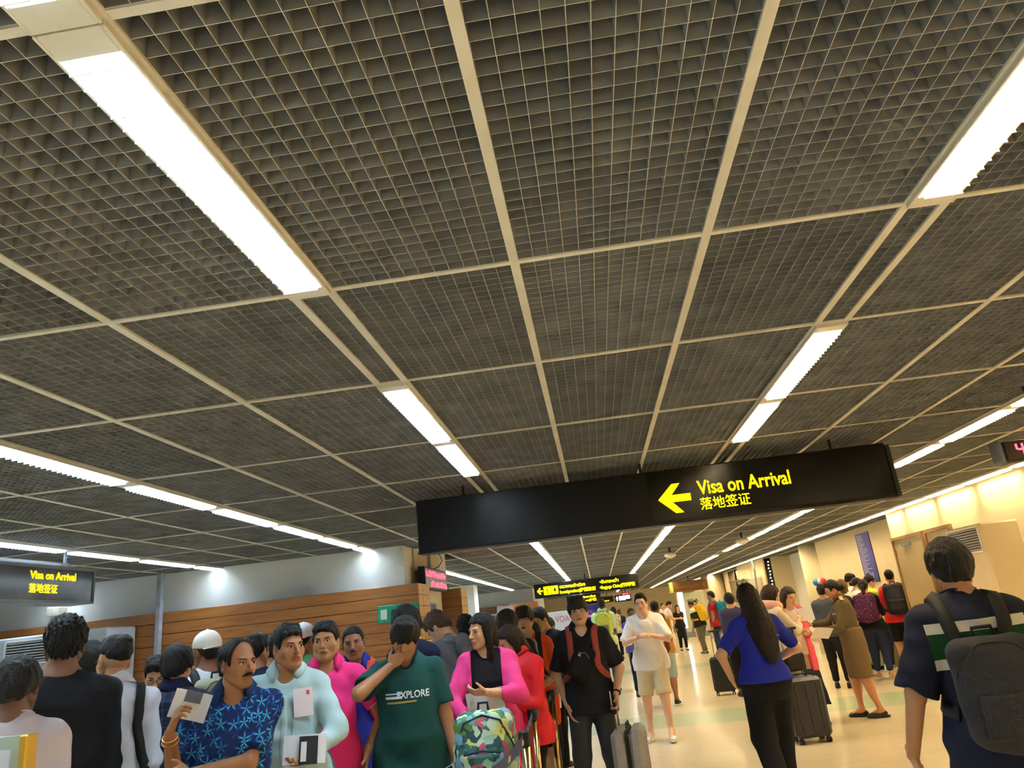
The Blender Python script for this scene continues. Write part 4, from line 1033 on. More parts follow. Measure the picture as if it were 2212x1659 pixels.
def face_feats(kind, gaze=0., mouth='closed', eyes='open'):
    """eye, brow and lip meshes laid on the face"""
    key = ('f', kind, round(gaze, 1), mouth, eyes)
    if key in _HC: return _HC[key]
    s = head_sdf(kind); out = {}
    F3 = np.array([0, -1., 0])
    for q in (-1, 1):
        base = s.shoot([(q*.0325, 0, .0015)], F3, 0, far=.2)[0]
        e = MB(); n1, n2 = 14, 8; V = []; 
        rx, ry, rz = .0148, .0085, (.0064 if eyes == 'open' else .0035)
        for i in range(n2+1):
            v = math.pi*i/n2
            for j in range(n1):
                u = 2*math.pi*j/n1
                V.append(base+np.array([rx*math.sin(v)*math.cos(u), ry*math.cos(v)-.0035-(.004*q*math.sin(v)*math.cos(u)), rz*math.sin(v)*math.sin(u)]))
        e.add(V, [(i*n1+j, i*n1+(j+1) % n1, (i+1)*n1+(j+1) % n1, (i+1)*n1+j) for i in range(n2) for j in range(n1)], 0)
        ir = .0056; C = base+np.array([gaze*.006, ry-.0028-abs(gaze)*.0012, .0005])
        n = 14; e.add([C+np.array([ir*math.cos(2*math.pi*j/n), 0, max(min(ir*math.sin(2*math.pi*j/n), rz*.85), -rz*.9)]) for j in range(n)]+[C+np.array([0, .0008, 0])], [(j, (j+1) % n, n) for j in range(n)], 1)
        arc = [base+np.array([rx*1.12*math.cos(a), .003-.004*q*math.cos(a)-.004*abs(math.cos(a))**2, rz*1.15*math.sin(a)+.0005]) for a in np.linspace(.05, math.pi-.05, 9)]
        e.tube(arc, [.0008, .0013, .0017, .0019, .0019, .0019, .0017, .0013, .0008], 6, 2)
        out[f'eye{q}'] = e
        b = MB(); xs = np.linspace(.014, .052, 8); P = [(q*x, 0, .0195+.0065*math.sin((x-.014)/.038*2.1)) for x in xs]
        P = s.shoot(P, F3, .0005, far=.2); b.tube(P, [.0026, .0034, .0036, .0034, .003, .0026, .002, .0012] if kind != 'f' else [.0016, .002, .0022, .0022, .002, .0017, .0013, .0009], 6)
        out[f'brow{q}'] = b
    l = MB(); xs = np.linspace(-.0245, .0245, 11); op = .011 if mouth == 'open' else 0
    up = s.shoot([(x, 0, -.0585+.0012*abs(x)/.02-.003*(abs(x)/.0245)**2+(0.001 if abs(x) > .003 and abs(x) < .012 else 0)) for x in xs], F3, 0, far=.2)
    lo_ = s.shoot([(x, 0, -.0685-op*(1-(x/.0245)**2)+.006*(abs(x)/.0245)**2) for x in xs], F3, 0, far=.2)
    ru = [.0009+.0024*(1-(x/.0245)**2) for x in xs]; rl = [.0009+.0034*(1-(x/.0245)**2) for x in xs]
    l.tube(up, ru, 8, 0); l.tube(lo_, rl, 8, 0)
    mid = s.shoot([(x, 0, -.0632-op*.5*(1-(x/.0245)**2)+.001*(abs(x)/.0245)**2) for x in xs], F3, .0006, far=.2)
    if op: l.add(list(mid+np.array([0, .0015, .009])*((1-(xs/.0245)**2)[:, None]*.6))+list(mid+np.array([0, .0015, -.012])*((1-(xs/.0245)**2)[:, None]*.6)), [(i, i+1, i+12, i+11) for i in range(10)], 1)
    else: l.tube(mid+np.array([0, .0022, 0]), [.0005]+[.0009]*9+[.0005], 6, 1)
    out['lips'] = l
    mo = MB(); xs = np.linspace(-.033, .033, 13)
    P = s.shoot([(x, 0, -.0485-.011*(abs(x)/.033)**1.6) for x in xs], F3, .003, far=.2); mo.tube(P, [.003+.0062*(1-(abs(x)/.034)**1.8) for x in xs], 8)
    out['moustache'] = mo
    mt_ = MB(); mt_.tube(P-np.array([0, .0015, 0]), [.0012+.0022*(1-(abs(x)/.034)**1.8) for x in xs], 8); out['thin_moustache'] = mt_
    g = MB()
    for q in (-1, 1): g.tube([(q*.034+.0225*math.cos(a), .103-.02*abs(.0225*math.cos(a)*q+.034)*.6, -.002+.018*math.sin(a)) for a in np.linspace(0, 6.283, 20)[:-1]], .0012, 6, closed=True)
    g.tube([(-.0115, .1025, .002), (0, .106, .004), (.0115, .1025, .002)], .0012, 6)
    for q in (-1, 1): g.tube([(q*.0565, .1, .003), (q*.07, .06, .004), (q*.083, -.005, .006), (q*.084, -.02, -.012)], .0012, 6)
    out['glasses'] = g
    _HC[key] = out; return out

def ik(a, t, l1, l2, pole):
    a = np.asarray(a, float); t = np.asarray(t, float); d = t-a; L = np.linalg.norm(d); mx = (l1+l2)*.995
    if L > mx: d = d/L*mx; t = a+d; L = mx
    L = max(L, abs(l1-l2)+.02); u = nrm(d); x = (l1*l1-l2*l2+L*L)/(2*L); hh = math.sqrt(max(l1*l1-x*x, 0)); p = np.asarray(pole, float); p = nrm(p-u*(p @ u))
    return a+u*x+p*hh, t

def hand_mesh(w, d, n, sd, curl, sc, h, spread=.0, thumb=1.):
    """palm and five separate bent fingers; d along the hand, n palm side, sd thumb side"""
    d = nrm(d); n = nrm(n-d*(np.dot(n, d))); sd = nrm(sd-d*np.dot(sd, d)-n*np.dot(sd, n)); s = Sdf(); P = lambda a, b, c: w+(d*a+sd*b+n*c)*sc
    R = np.stack([sd, d, n], 1)
    s.cone(P(-.03, 0, 0), P(.015, 0, 0), .024*sc, .025*sc, .01*sc, flat=(n, .8))
    s.ell(P(.048, 0, 0), np.array([.041, .05, .0155])*sc, .012*sc, R=R)
    s.ell(P(.03, .024, .008), np.array([.019, .03, .015])*sc, .012*sc, R=R)
    for i, (b, L, a0) in enumerate(((.029, .068, .088), (.0095, .078, .092), (-.0105, .072, .09), (-.029, .056, .082))):
        p = P(a0, b, 0.); ang = 0.; sp = (b*3.2)*(.15+spread); lens = (.44, .31, .25)
        for k, (f, tn) in enumerate(zip(lens, (.55, .75, .5))):
            ang += curl*tn*(1+.08*i); dd = nrm(d*math.cos(ang)+n*math.sin(ang)+sd*sp*(1-curl*.4)); q = p+dd*L*f*sc
            s.cone(p, q, (.0095-.0008*k)*sc*(.9 if i == 3 else 1), (.0088-.0009*k)*sc*(.9 if i == 3 else 1), .004*sc); p = q
    p = P(.022, .032, .006); dd = nrm(sd*.75*thumb+d*.75+n*.35); q = p+dd*.036*sc; s.cone(p, q, .0125*sc, .0105*sc, .008*sc)
    dd = nrm(sd*.25*thumb+d*.9+n*(.3+.35*curl)); q2 = q+dd*.03*sc; s.cone(q, q2, .0102*sc, .0088*sc, .004*sc)
    return s.mesh(h)

class Person: pass
def person(label, px, py, Y, yaw, head=(0, 0, 0), lean=0., side=0., twist=0., tone='#b98a68', hair='short', hcol=BLK, kind='m', build=1., belly=0., R=None, L=None,
           tops=(), bottom=None, shoes=None, feet=None, face=True, gaze=0., mouth='closed', eyes='open', glasses=None, moustache=False, cap=None, collar=None, group=None, crouch=0., seed=None, hs_mul=1., bald=False, female=False, sole=None, h_mul=1., z_head=None):
    p = Person(); sd_ = seed if seed is not None else int(px)
    top = at(px, py, Y)
    # skeleton for stature 1, then scaled so that the head top comes out at the right height
    def skel(S):
        Rt = rotz(-twist*D2R) @ rotx(-lean*D2R) @ roty(side*D2R); pel = np.array([0, 0, (.538-crouch)*S]); ez = Rt[:, 2]; nb = pel+ez*.313*S
        Rh = rotz(-(twist*.5+head[0])*D2R) @ rotx(-(lean*.5+head[1])*D2R) @ roty((head[2]+side*.4)*D2R)
        nd = nrm(ez*.6+Rh[:, 2]*.6+Rh[:, 1]*.12); hs = S/1.75*hs_mul*.98; hc = nb+nd*.04*S+Rh[:, 2]*(.15*S-.13*hs-.04*S)+Rh[:, 1]*.006*S
        return Rt, pel, ez, nb, Rh, nd, hs, hc, hc+Rh[:, 2]*.13*hs
    S = top[2]/skel(1.)[-1][2]
    Rt, pel, ez, nb, Rh, nd, hs, hc, tp = skel(S)
    a = yaw*D2R; Rw = np.array([[math.cos(a), math.sin(a), 0], [-math.sin(a), math.cos(a), 0], [0, 0, 1.]])
    root = np.array([top[0], top[1], 0])-(Rw @ tp)*[1, 1, 0]
    W = lambda V: root+np.asarray(V) @ Rw.T
    p.S, p.root, p.W, p.Rw, p.Rt, p.pel, p.Rh, p.hc, p.hs, p.nb = S, root, W, Rw, Rt, pel, Rh, hc, hs, nb
    hc_cloth = min(max(.0021*Y, .0092), .03)*h_mul; hb = min(max(.003*Y, .0145), .03)*h_mul; hh = min(max(.00115*Y, .0042), .016)*h_mul; hhand = min(max(.0013*Y, .0042), .015)*h_mul
    tl = lambda V: (np.asarray(V)-pel) @ Rt
    bw = build; TW = .93 if female else 1.
    tab = np.array([(-.075, .075, .062, 0), (-.03, .095, .07, -.008), (.0, .1, .07, -.008), (.05, .095, .066+belly*.02, belly*.012), (.09, .085*(.93 if female else 1), .06+belly*.035, belly*.022), (.13, .083*TW, .061+belly*.03, belly*.02), (.19, .09*TW, .068+belly*.008+(.006 if female else 0), .002), (.235, .094*TW, .064, -.004), (.265, .092*TW, .054, -.008), (.285, .068, .044, -.008), (.305, .04, .036, -.004)])*S
    tab[:, 0] *= 1.035; tab[:, 1] *= bw; tab[:, 2] *= (bw+1)/2
    T = lambda x, y, z: pel+Rt @ (np.array([x, y, z*1.035])*S)
    sw = .091*TW*(.6+.4*bw); sho = {1: T(sw, -.006, .258), -1: T(-sw, -.006, .258)}
    l1, l2 = .172*S, .152*S; arms = {}
    for q, spec in ((1, R), (-1, L)):
        spec = spec or {}
        tg = spec.get('t'); 
        if tg is None: tg = sho[q]+np.array([q*.016, .03, -.318])*S
        else: tg = T(*tg) if spec.get('f', 't') == 't' else hc+Rh @ (np.array(tg)*hs)
        pole = Rt @ np.array(spec.get('pole', (q*.35, -1, -.1)), float)
        el, wr = ik(sho[q], tg, l1, l2, pole)
        fd = nrm(wr-el); hd = nrm(Rt @ np.array(spec['hd'], float)) if 'hd' in spec else fd
        hn = nrm(Rt @ np.array(spec['hn'], float)) if 'hn' in spec else Rt @ np.array([-q*1., .2, 0.])
        sdv = np.cross(hd, hn)*q
        if 'sd' in spec: sdv = Rt @ np.array(spec['sd'], float)
        arms[q] = (sho[q], el, wr, hd, hn, sdv, spec.get('curl', .45), spec.get('spread', 0.))
    p.arms = arms
    hipz = pel+np.array([0, 0, -.0*S]); hips = {1: pel+Rt @ np.array([.052*S*bw, 0, -.01*S]), -1: pel+Rt @ np.array([-.052*S*bw, 0, -.01*S])}
    ft = feet or ((.06, .0), (-.06, .03)); legs = {}
    for q, f in zip((1, -1), ft):
        an = np.array([f[0]*S, f[1]*S, (.045+(f[2] if len(f) > 2 else 0))*S]); kn, an = ik(hips[q], an, .2445*S, .2435*S, (q*.05, 1, 0)); legs[q] = (hips[q], kn, an)
    p.legs = legs
    # --- body
    def limbs(s, infl=0., arm=True, leg=True, armf=2., legf=2., k=.02, cut=False, neck=True, loose_leg=0.):
        bw = build
        if arm:
            bw = .5+.5*build
            for q in (1, -1):
                A, E, Wr = arms[q][:3]; i = infl
                if armf >= 1: s.cone(A, E, .029*S*bw+i, .0235*S*bw+i, .018*S)
                else: s.cone(A, A+(E-A)*armf, .029*S*bw+i, (.029-.0055*armf)*S*bw+i*1.2, .018*S, cut=cut)
                if armf > 1: f = min(armf-1, 1); s.cone(E, E+(Wr-E)*f, .0245*S*bw+i*.9, (.0245-.0085*f)*S+i*.8, .012*S, cut=cut)
                s.ell(A, np.array([.031, .032, .03])*S*bw+infl*.7, .014*S)
                s.cone(nb+Rt @ (np.array([q*.022, -.008, -.004])*S), A+Rt @ (np.array([-q*.012, 0, .004])*S), .024*S+infl*.5, .025*S+infl*.5, .02*S)
        if leg:
            bw = build
            for q in (1, -1):
                Hp, K, An = legs[q]; i = infl
                if legf >= 1: s.cone(Hp, K, .052*S*bw+i, .036*S*bw+i+loose_leg, .03*S)
                else: s.cone(Hp, Hp+(K-Hp)*legf, .052*S*bw+i, (.052-.016*legf)*S*bw+i*1.2+loose_leg, .03*S, cut=cut)
                if legf > 1:
                    f = min(legf-1, 1); s.cone(K, K+(An-K)*f, .036*S*bw+i+loose_leg, (.036-.014*f)*S+i+loose_leg, .015*S, cut=cut)
                    if -.008 < infl < .004: s.ell(K+(An-K)*.3+np.array([0, -.009, 0])*S, np.array([.029, .03, .075])*S*bw, .02*S)
    body = Sdf(); body.torso(pel, Rt, tab, .03*S, infl=-.005 if Y < 8 else -.012); limbs(body, leg=False); limbs(body, -.004 if Y < 8 or (bottom and bottom.get('len', 2) < 1.7) else -.012, arm=False); body.cone(nb-Rt @ np.array([0, .006*S, .02*S]), hc+Rh @ (np.array([0, -.02, -.045])*hs), .034*S*(.92 if female else 1.02)*(.7+.3*bw), .031*S*(.9 if female else 1.02), .03*S)
    if not shoes:
        pass
    for q in (1, -1):
        An = legs[q][2]; body.cone(An, An+np.array([0, .075*S, -.028*S]), .024*S, .018*S, .02*S)
    V, F = body.mesh(hb)
    mS = skin(tone); parts = [(V, F)]
    hV, hF = head_mesh('f' if kind == 'f' else kind, hh); parts.append((hc+(hV*hs) @ Rh.T, hF))
    for q in (1, -1):
        A, E, Wr, hd, hn, sdv, curl, spr = arms[q]
        v, f = hand_mesh(Wr, hd, hn, sdv, curl, S/1.75*(.9 if female else 1.), hhand, spr); parts.append((v, f))
    Vs, Fs, b = [], [], 0
    for v, f in parts: Vs.append(v); Fs.append(f+b); b += len(v)
    g = thing('person', label, 'person', root, group); p.obj = g
    add = lambda name, V, F, mats, smooth=True, parent=g, mi=None, attr=None: mesh_obj(name, W(V), F, mats, parent, root, smooth, mi, attr)
    p.add = add
    add('body', np.concatenate(Vs), np.concatenate(Fs), mS)
    HT = lambda V: hc+(np.asarray(V)*hs) @ Rh.T
    p.HT = HT
    def hadd(name, mb, mats, parent=g): return mesh_obj(name, W(HT(mb.V)), mb.F, mats, parent, root, True, mb.mi if isinstance(mats, list) else None)
    # --- hair, cap, face
    if hair:
        v, f = hair_mesh(hair, max(hh, .0048) if Y < 6 else hh, sd_); add('hair', HT(v), f, hairmat(hcol))
    if cap:
        (v, f), (v2, f2) = cap_parts(cap.get('back', False), hh); o = add('cap', HT(v), f, cap['mat']); add('cap_peak', HT(v2), f2, cap.get('mat2', cap['mat']), parent=o)
    if face and Y < 16:
        ff = face_feats('f' if kind == 'f' else kind, gaze, mouth, eyes)
        lipc = tuple(max(0, x) for x in (np.array(srgb(tone))*np.array([.86, .62, .6])))
        lm = MATS.get('lips_'+tone) or M('lips_'+tone, '#%02x%02x%02x' % tuple(int(255*(c*12.92 if c <= .0031308 else 1.055*c**(1/2.4)-.055)) for c in lipc), .4)
        ew, ei = M('eye_white', '#d8d2cb', .25), M('iris', '#20130c', .15)
        for q in (-1, 1):
            hadd('eye', ff[f'eye{q}'], [ew, ei, M('lash', '#14100e', .6)]); hadd('eyebrow', ff[f'brow{q}'], hairmat(hcol))
        hadd('lips', ff['lips'], [lm, M('mouth_dark', '#2a0d0b', .6)])
        if moustache: hadd('moustache', ff['moustache' if moustache is True else 'thin_moustache'], hairmat(hcol))
    if glasses:
        hadd('glasses', face_feats('f' if kind == 'f' else kind, gaze, mouth, eyes)['glasses'], glasses)
    # --- clothing
    p.shirt = body
    for ti, tpd in enumerate(tops):
        s = Sdf(); lo = .003+tpd.get('loose', .014)*.7; hem = tpd.get('hem', -.05)*S; t2 = tab.copy()
        if 'flare' in tpd: t2[:5, 1:3] += tpd['flare']*S*np.linspace(1, 0, 5)[:, None]
        else: t2[4:6, 1] = np.maximum(t2[4:6, 1], t2[6, 1]*.97); t2[4:6, 2] = np.maximum(t2[4:6, 2], t2[3, 2])
        t2[:3, 1] = np.maximum(t2[:3, 1], t2[2, 1])+.02*S; t2[:3, 2] = np.maximum(t2[:3, 2], t2[2, 2])+.014*S; t2[3, 1:3] += .01*S
        s.torso(pel, Rt, t2, .03*S, infl=lo, z0=hem, z1=.31*S)
        sl = tpd.get('sleeve', .55)
        if sl > 0: limbs(s, lo*.5+.002+tpd.get('sl_loose', .0)*.8, leg=False, armf=sl, cut=True)
        else:
            for q in (1, -1): s.cone(nb+Rt @ (np.array([q*.03, -.008, -.01])*S), arms[q][0]+Rt @ (np.array([-q*.03, 0, 0.0])*S), .024*S+lo, .024*S+lo, .03*S)
        wf_ = wrinkle(tpd.get('wr', .0045)*1.25, tpd.get('wf', 56), sd_+ti)
        s.fn(lambda x, y, z, wf_=wf_, hem=hem: wf_(x, y, z)*np.clip((((x-pel[0])*Rt[0, 2]+(y-pel[1])*Rt[1, 2]+(z-pel[2])*Rt[2, 2])-hem)/.1, .1, 1), op='d')
        nr = tpd.get('neck', .0345 if collar else .037)*S
        s.cone(nb-Rt @ np.array([0, -.004*S, .006*S]), nb+nd*.12*S, nr, nr*1.25, .008, 's')
        s.cone(nb+Rt @ (np.array([0, .012, -.012])*S), nb+Rt @ (np.array([0, .05, -.004])*S), nr*.75, nr*.8, .015, 's')
        if 'v' in tpd:
            s.cone(nb+Rt @ (np.array([0, .02, .01])*S), nb+Rt @ (np.array([0, .09, -tpd['v']])*S), .03*S, .008*S, .006, 's')
        if 'open' in tpd:        # open front of a jacket
            ow = tpd['open']*S
            def slab(x, y, z, ow=ow):
                ux, uy, uz = x-pel[0], y-pel[1], z-pel[2]; lx = ux*Rt[0, 0]+uy*Rt[1, 0]+uz*Rt[2, 0]; ly = ux*Rt[0, 1]+uy*Rt[1, 1]+uz*Rt[2, 1]
                return np.maximum(np.abs(lx)-ow, -ly)
            s.fn(slab, op='s', k=.008)
        V, F = s.mesh(tpd.get('h', hc_cloth)); o = add(tpd.get('name', 'shirt'), V, F, tpd['mat'], attr={'tl': tl(V)}); p.shirt = s
        tpd_o = o
        if not collar and Y < 7 and 'open' not in tpd and ti == (0 if len(tops) > 1 else len(tops)-1):
            ths = np.linspace(0, 2*math.pi, 28)[:-1]
            rg = s.shoot([nb+Rt @ np.array([math.sin(t_)*nr*1.13, -math.cos(t_)*nr*1.1+.008*S, .0]) for t_ in ths], -Rt[:, 2], .001, far=.12)
            for _ in range(3): rg = (np.roll(rg, 1, 0)+2*rg+np.roll(rg, -1, 0))/4
            mbn = MB().tube(list(rg), .0075, 8, closed=True); add('neckband', np.array(mbn.V), [tuple(f) for f in mbn.F], tpd['mat'], parent=o, attr={'tl': tl(np.array(mbn.V))})
        if collar and ti == collar.get('layer', len(tops)-1):
            cm = collar['mat']; nC = 26; Vc = []; gap = collar.get('gap', .5); r0 = nr*1.02
            th = np.linspace(-math.pi+gap, math.pi-gap, nC)         # 0 = back of the neck
            hz = lambda rr: np.array([s.shoot([nb+Rt @ np.array([math.sin(t_)*rr, -math.cos(t_)*rr*.95+.006*S, .0])], -Rt[:, 2], .002, far=.12)[0] for t_ in th])
            a0, a1 = hz(nr*1.12), hz(nr*1.75); up = Rt[:, 2]
            for t_, q0, q1 in zip(th, a0, a1):
                fr = (1-math.cos(t_))/2; out = Rt @ np.array([math.sin(t_), -math.cos(t_), 0]); tall = .034-.014*fr
                Vc += [q0-up*.006, q0-out*.008+up*tall, q0+out*.006+up*(tall-.002), q1+up*.004+out*.01*fr]
            Fc = [(i*4+j, i*4+j+1, i*4+j+5, i*4+j+4) for i in range(nC-1) for j in range(3)]
            oc = add('collar', np.array(Vc), [tuple(f) for f in Fc], cm, parent=o); md = oc.modifiers.new('thick', 'SOLIDIFY'); md.thickness = .004; md.offset = 0
    if bottom:
        kb = bottom.get('type', 'pants'); lo = bottom.get('loose', .012); s = Sdf(); wt = bottom.get('waist', min(.075, (tops[-1].get('hem', -.05) if tops else 0)+.05))*S
        if kb == 'skirt':
            ln = bottom['len']*S; fl_ = bottom.get('flare', .04)*S
            rows_ = [(-ln, .1*S+fl_, .075*S+fl_, 0), (-ln*.5, .102*S+fl_*.55, .076*S+fl_*.55, 0), (-.02*S, .103*S, .074*S, -.006*S), (.05*S, .1*S, .072*S, 0), (wt, .093*S, .068*S, 0)]
            rows_ = [(a_, b_*bw, c_*(bw+1)/2, d_) for a_, b_, c_, d_ in rows_]; s.torso(pel, Rt if lean < 3 else np.eye(3), rows_, .01, infl=lo)
            if bottom.get('pleat'):
                npl = bottom['pleat']
                s.fn(lambda x, y, z: .008*np.sin(npl*np.arctan2(y, x))*np.clip((.5*S-z)/(.3*S), 0, 1), op='d')
        else:
            s.torso(pel, Rt, tab, .03*S, infl=lo, z0=-.075*S, z1=wt); limbs(s, lo, arm=False, legf=bottom.get('len', 1.93), cut=True, loose_leg=bottom.get('wide', 0.))
        s.fn(wrinkle(bottom.get('wr', .003), 34, sd_+5), op='d')
        V, F = s.mesh(bottom.get('h', max(hc_cloth, .012))); add({'pants': 'trousers', 'skirt': 'skirt'}.get(kb, kb), V, F, bottom['mat'], attr={'tl': tl(V)}); p.bottom = s
    if shoes:
        for q in (1, -1):
            An = legs[q][2]; f0 = np.array([An[0], An[1], max(An[2]-.045*S, 0)]); s = Sdf(); fwd = np.array([q*.12, 1, 0]); fwd = nrm(fwd); Rf = np.stack([np.cross(fwd, [0, 0, 1]), fwd, [0, 0, 1]], 1); sc = S/1.75
            s.ell(f0+(fwd*-.022+np.array([0, 0, .04]))*sc, np.array([.038, .05, .045])*sc, .01, R=Rf); s.ell(f0+(fwd*.085+np.array([0, 0, .03]))*sc, np.array([.046, .095, .036])*sc, .035, R=Rf)
            if not shoes.get('low'): s.cone(f0+(fwd*-.025+np.array([0, 0, .05]))*sc, f0+(fwd*-.02+np.array([0, 0, .1]))*sc, .036*sc, .036*sc, .02, cut=True)
            s.fn(lambda x, y, z: .004-z+f0[2]+0*x+0*y); V, F = s.mesh(min(max(.0018*Y, .008), .02)); o = add('shoe', V, F, shoes['mat'])
            so = Sdf(); so.ell(f0+(fwd*.045)*sc+[0, 0, .012], np.array([.05, .148, .06])*sc, 0, R=Rf); so.fn(lambda x, y, z: np.abs(z-f0[2]-.012)-.012+0*x+0*y); V, F = so.mesh(min(max(.0018*Y, .007), .02)); add('sole', V, F, shoes.get('sole', m_white), parent=o)
            if shoes.get('heel'):
                MBh = MB().tube([f0+(fwd*-.05)*sc+[0, 0, 0], f0+(fwd*-.045)*sc+[0, 0, .05]], [.012, .022], 8); add('heel', np.array(MBh.V), [tuple(x) for x in MBh.F], shoes['mat'], smooth=False, parent=o)
    p.T = T; p.tab = tab
    return p

# ---------------------------------------------------------------- things people wear and carry
def ribbon(s, P, width, off=.004, thick=.003, snap=True, n=28):
    """flat band along a path that hugs a surface; returns verts, faces"""
    P = np.asarray(P, float)
    u = np.linspace(0, len(P)-1, n); i = np.minimum(u.astype(int), len(P)-2); f = (u-i)[:, None]
    g = lambda k: P[np.clip(k, 0, len(P)-1)]
    p0, p1, p2, p3 = g(i-1), g(i), g(i+1), g(i+2); Q = .5*((2*p1)+(-p0+p2)*f+(2*p0-5*p1+4*p2-p3)*f**2+(-p0+3*p1-3*p2+p3)*f**3)
    if snap:
        Q = s.snap(Q, off, e=.02); Q[1:-1] = (Q[:-2]+2*Q[1:-1]+Q[2:])/4; Q = s.snap(Q, off, it=2, e=.02)
    N = s.grad(Q, .025); 
    for _ in range(6): N[1:-1] = (N[:-2]+2*N[1:-1]+N[2:])/4
    N /= np.linalg.norm(N, axis=1, keepdims=True)+1e-9; Tn = np.gradient(Q, axis=0); Tn /= np.linalg.norm(Tn, axis=1, keepdims=True)+1e-9; B = np.cross(Tn, N); B /= np.linalg.norm(B, axis=1, keepdims=True)+1e-9
    V = []
    for q, m_ in ((-.5, 0), (0, 0), (.5, 0), (.5, 1), (0, 1), (-.5, 1)):
        X = Q+B*(q*width)
        if snap and m_ == 0: pass
        V.append(X+N*(thick*m_))
    V = np.stack(V, 1).reshape(-1, 3); F = [(a*6+j, a*6+(j+1) % 6, a*6+6+(j+1) % 6, a*6+6+j) for a in range(n-1) for j in range(6)]; F += [tuple(range(6))[::-1], tuple((n-1)*6+j for j in range(6))]
    return V, F
def own(name, label, cat, p, parts, group=None, smooth=True):
    """a top-level thing built in a person's coordinates: parts = [(name, V, F, mat, attr?)]"""
    A = np.concatenate([p.W(q[1]) for q in parts]); b = np.array([(A[:, 0].min()+A[:, 0].max())/2, (A[:, 1].min()+A[:, 1].max())/2, A[:, 2].min()])
    if len(parts) == 1:
        q = parts[0]; o = mesh_obj(name, p.W(q[1]), q[2], q[3], None, b, smooth, attr=q[4] if len(q) > 4 else None); o.location = b; return tag(o, label, cat, group)
    t = thing(name, label, cat, b, group)
    for q in parts: mesh_obj(q[0], p.W(q[1]), q[2], q[3], t, b, smooth if not q[0].startswith('flat') else False, attr=q[4] if len(q) > 4 else None)
    return t
def mbp(mb): return np.array(mb.V), [tuple(f) for f in mb.F]
def shoulder_path(p, q, front=True, low=.08, wide=.06):
    """strap path over shoulder q, down the front and under the arm to the back"""
    S = p.S; T = p.T; t = p.tab
    return [T(q*wide*.9, -.085, .2), T(q*wide, -.065, .262), T(q*wide, -.02, .305), T(q*wide, .04, .275), T(q*wide*1.12, .085, .2), T(q*wide*1.3, .085, .13), T(q*.1, .03, low), T(q*.085, -.05, low-.02)]
def backpack(p, mat, label, w=.3, h=.42, d=.15, z=.17, strap=None, pocket=None, group=None, one=0, handle=True, front_pad=None, piping=None, sag=0., bag=True, front=False):
    S = p.S; c = p.T(0, 0, 0); Rt = p.Rt; s = Sdf(); sg = 1 if front else -1
    yb = sg*(.075*S+d/2+.012); ctr = p.T(0, 0, z)+Rt @ np.array([0, yb, -sag])
    hv = .007 if np.linalg.norm(p.root[:2]) < 5 else (.012 if np.linalg.norm(p.root[:2]) < 9 else .02)
    s.box(ctr, (w/2, d/2, h/2), min(.055, d*.42), R=Rt); s.ell(ctr+Rt @ np.array([0, sg*d*.18, -h*.1]), (w*.5, d*.5, h*.45), .04, R=Rt); s.fn(wrinkle(.003, 45, int(abs(ctr[0])*100)+3), op='d')
    V, F = s.mesh(hv); tlv = {'tl': (V-p.pel) @ Rt}; parts = [('pack_body', V, F, mat, tlv)] if bag else []
    pk = Sdf(); pk.box(ctr+Rt @ np.array([0, sg*(d*.5+.012), -h*.2]), (w*.38, .03, h*.2), .025, R=Rt); V, F = pk.mesh(hv)
    if bag: parts.append(('front_pocket', V, F, pocket or mat, {'tl': (V-p.pel) @ Rt}))
    sm = strap or mat
    for q in ((1, -1) if not one else (one,)):
        V, F = ribbon(p.shirt, shoulder_path(p, q), .055, .004, .008); parts.append(('strap', V, F, sm))
    if handle and bag:
        m1 = MB().tube([ctr+Rt @ np.array(v) for v in ((-.04, -sg*d*.2, h/2-.01), (-.035, -sg*d*.2, h/2+.035), (.035, -sg*d*.2, h/2+.035), (.04, -sg*d*.2, h/2-.01))], .008, 8); parts.append(('top_handle',)+mbp(m1)+(sm,))
        zc = [ctr+Rt @ np.array((w*.44*math.cos(a_), sg*d*.45-abs(math.cos(a_))*d*.2*sg, h*.1+h*.36*math.sin(a_))) for a_ in np.linspace(.1, math.pi-.1, 14)]; zc = s.snap(zc, .001); parts.append(('zip',)+mbp(MB().tube(list(zc), .0035, 6))+(piping or m_dark,))
    return own('backpack', label, 'backpack', p, parts, group)
def sheet(p, name, c, ex, ez, w, h, mat, label, cat, bend=0., thick=.0015, group=None, extra=None, fold=None):
    """a sheet of paper or booklet (bend curls it) centred at c (person coordinates), ex across, ez up"""
    ex = nrm(ex); ez = nrm(np.asarray(ez)-ex*np.dot(ex, ez)); n = np.cross(ex, ez); N = 8; V = []
    for k in (0, 1):
        for i in range(N+1):
            for j in (-.5, .5):
                u = i/N-.5; V.append(c+ex*(u*w)+ez*(j*h)+n*(bend*(u*u*4-1)*w+thick*(k-.5)))
    m_ = (N+1)*2; F = []
    for i in range(N): F += [(i*2, i*2+1, i*2+3, i*2+2), (m_+i*2, m_+i*2+2, m_+i*2+3, m_+i*2+1), (i*2, i*2+2, m_+i*2+2, m_+i*2), (i*2+1, m_+i*2+1, m_+i*2+3, i*2+3)]
    F += [(0, m_, m_+1, 1), (N*2, N*2+1, m_+N*2+1, m_+N*2)]
    parts = [('sheet', np.array(V), F, mat)]
    for nm, x0, x1, z0, z1, mm in (extra or ()):
        q = [c+ex*(x*w)+ez*(z*h)+n*(bend*(x*x*4-1)*w+thick+.0008) for x, z in ((x0, z0), (x1, z0), (x1, z1), (x0, z1))]; q2 = [v-n*(2*thick+.0016) for v in q]
        parts.append((nm, np.array(q+q2), [(0, 1, 2, 3), (7, 6, 5, 4)], mm))
    return own(name, label, cat, p, parts, group, smooth=False)
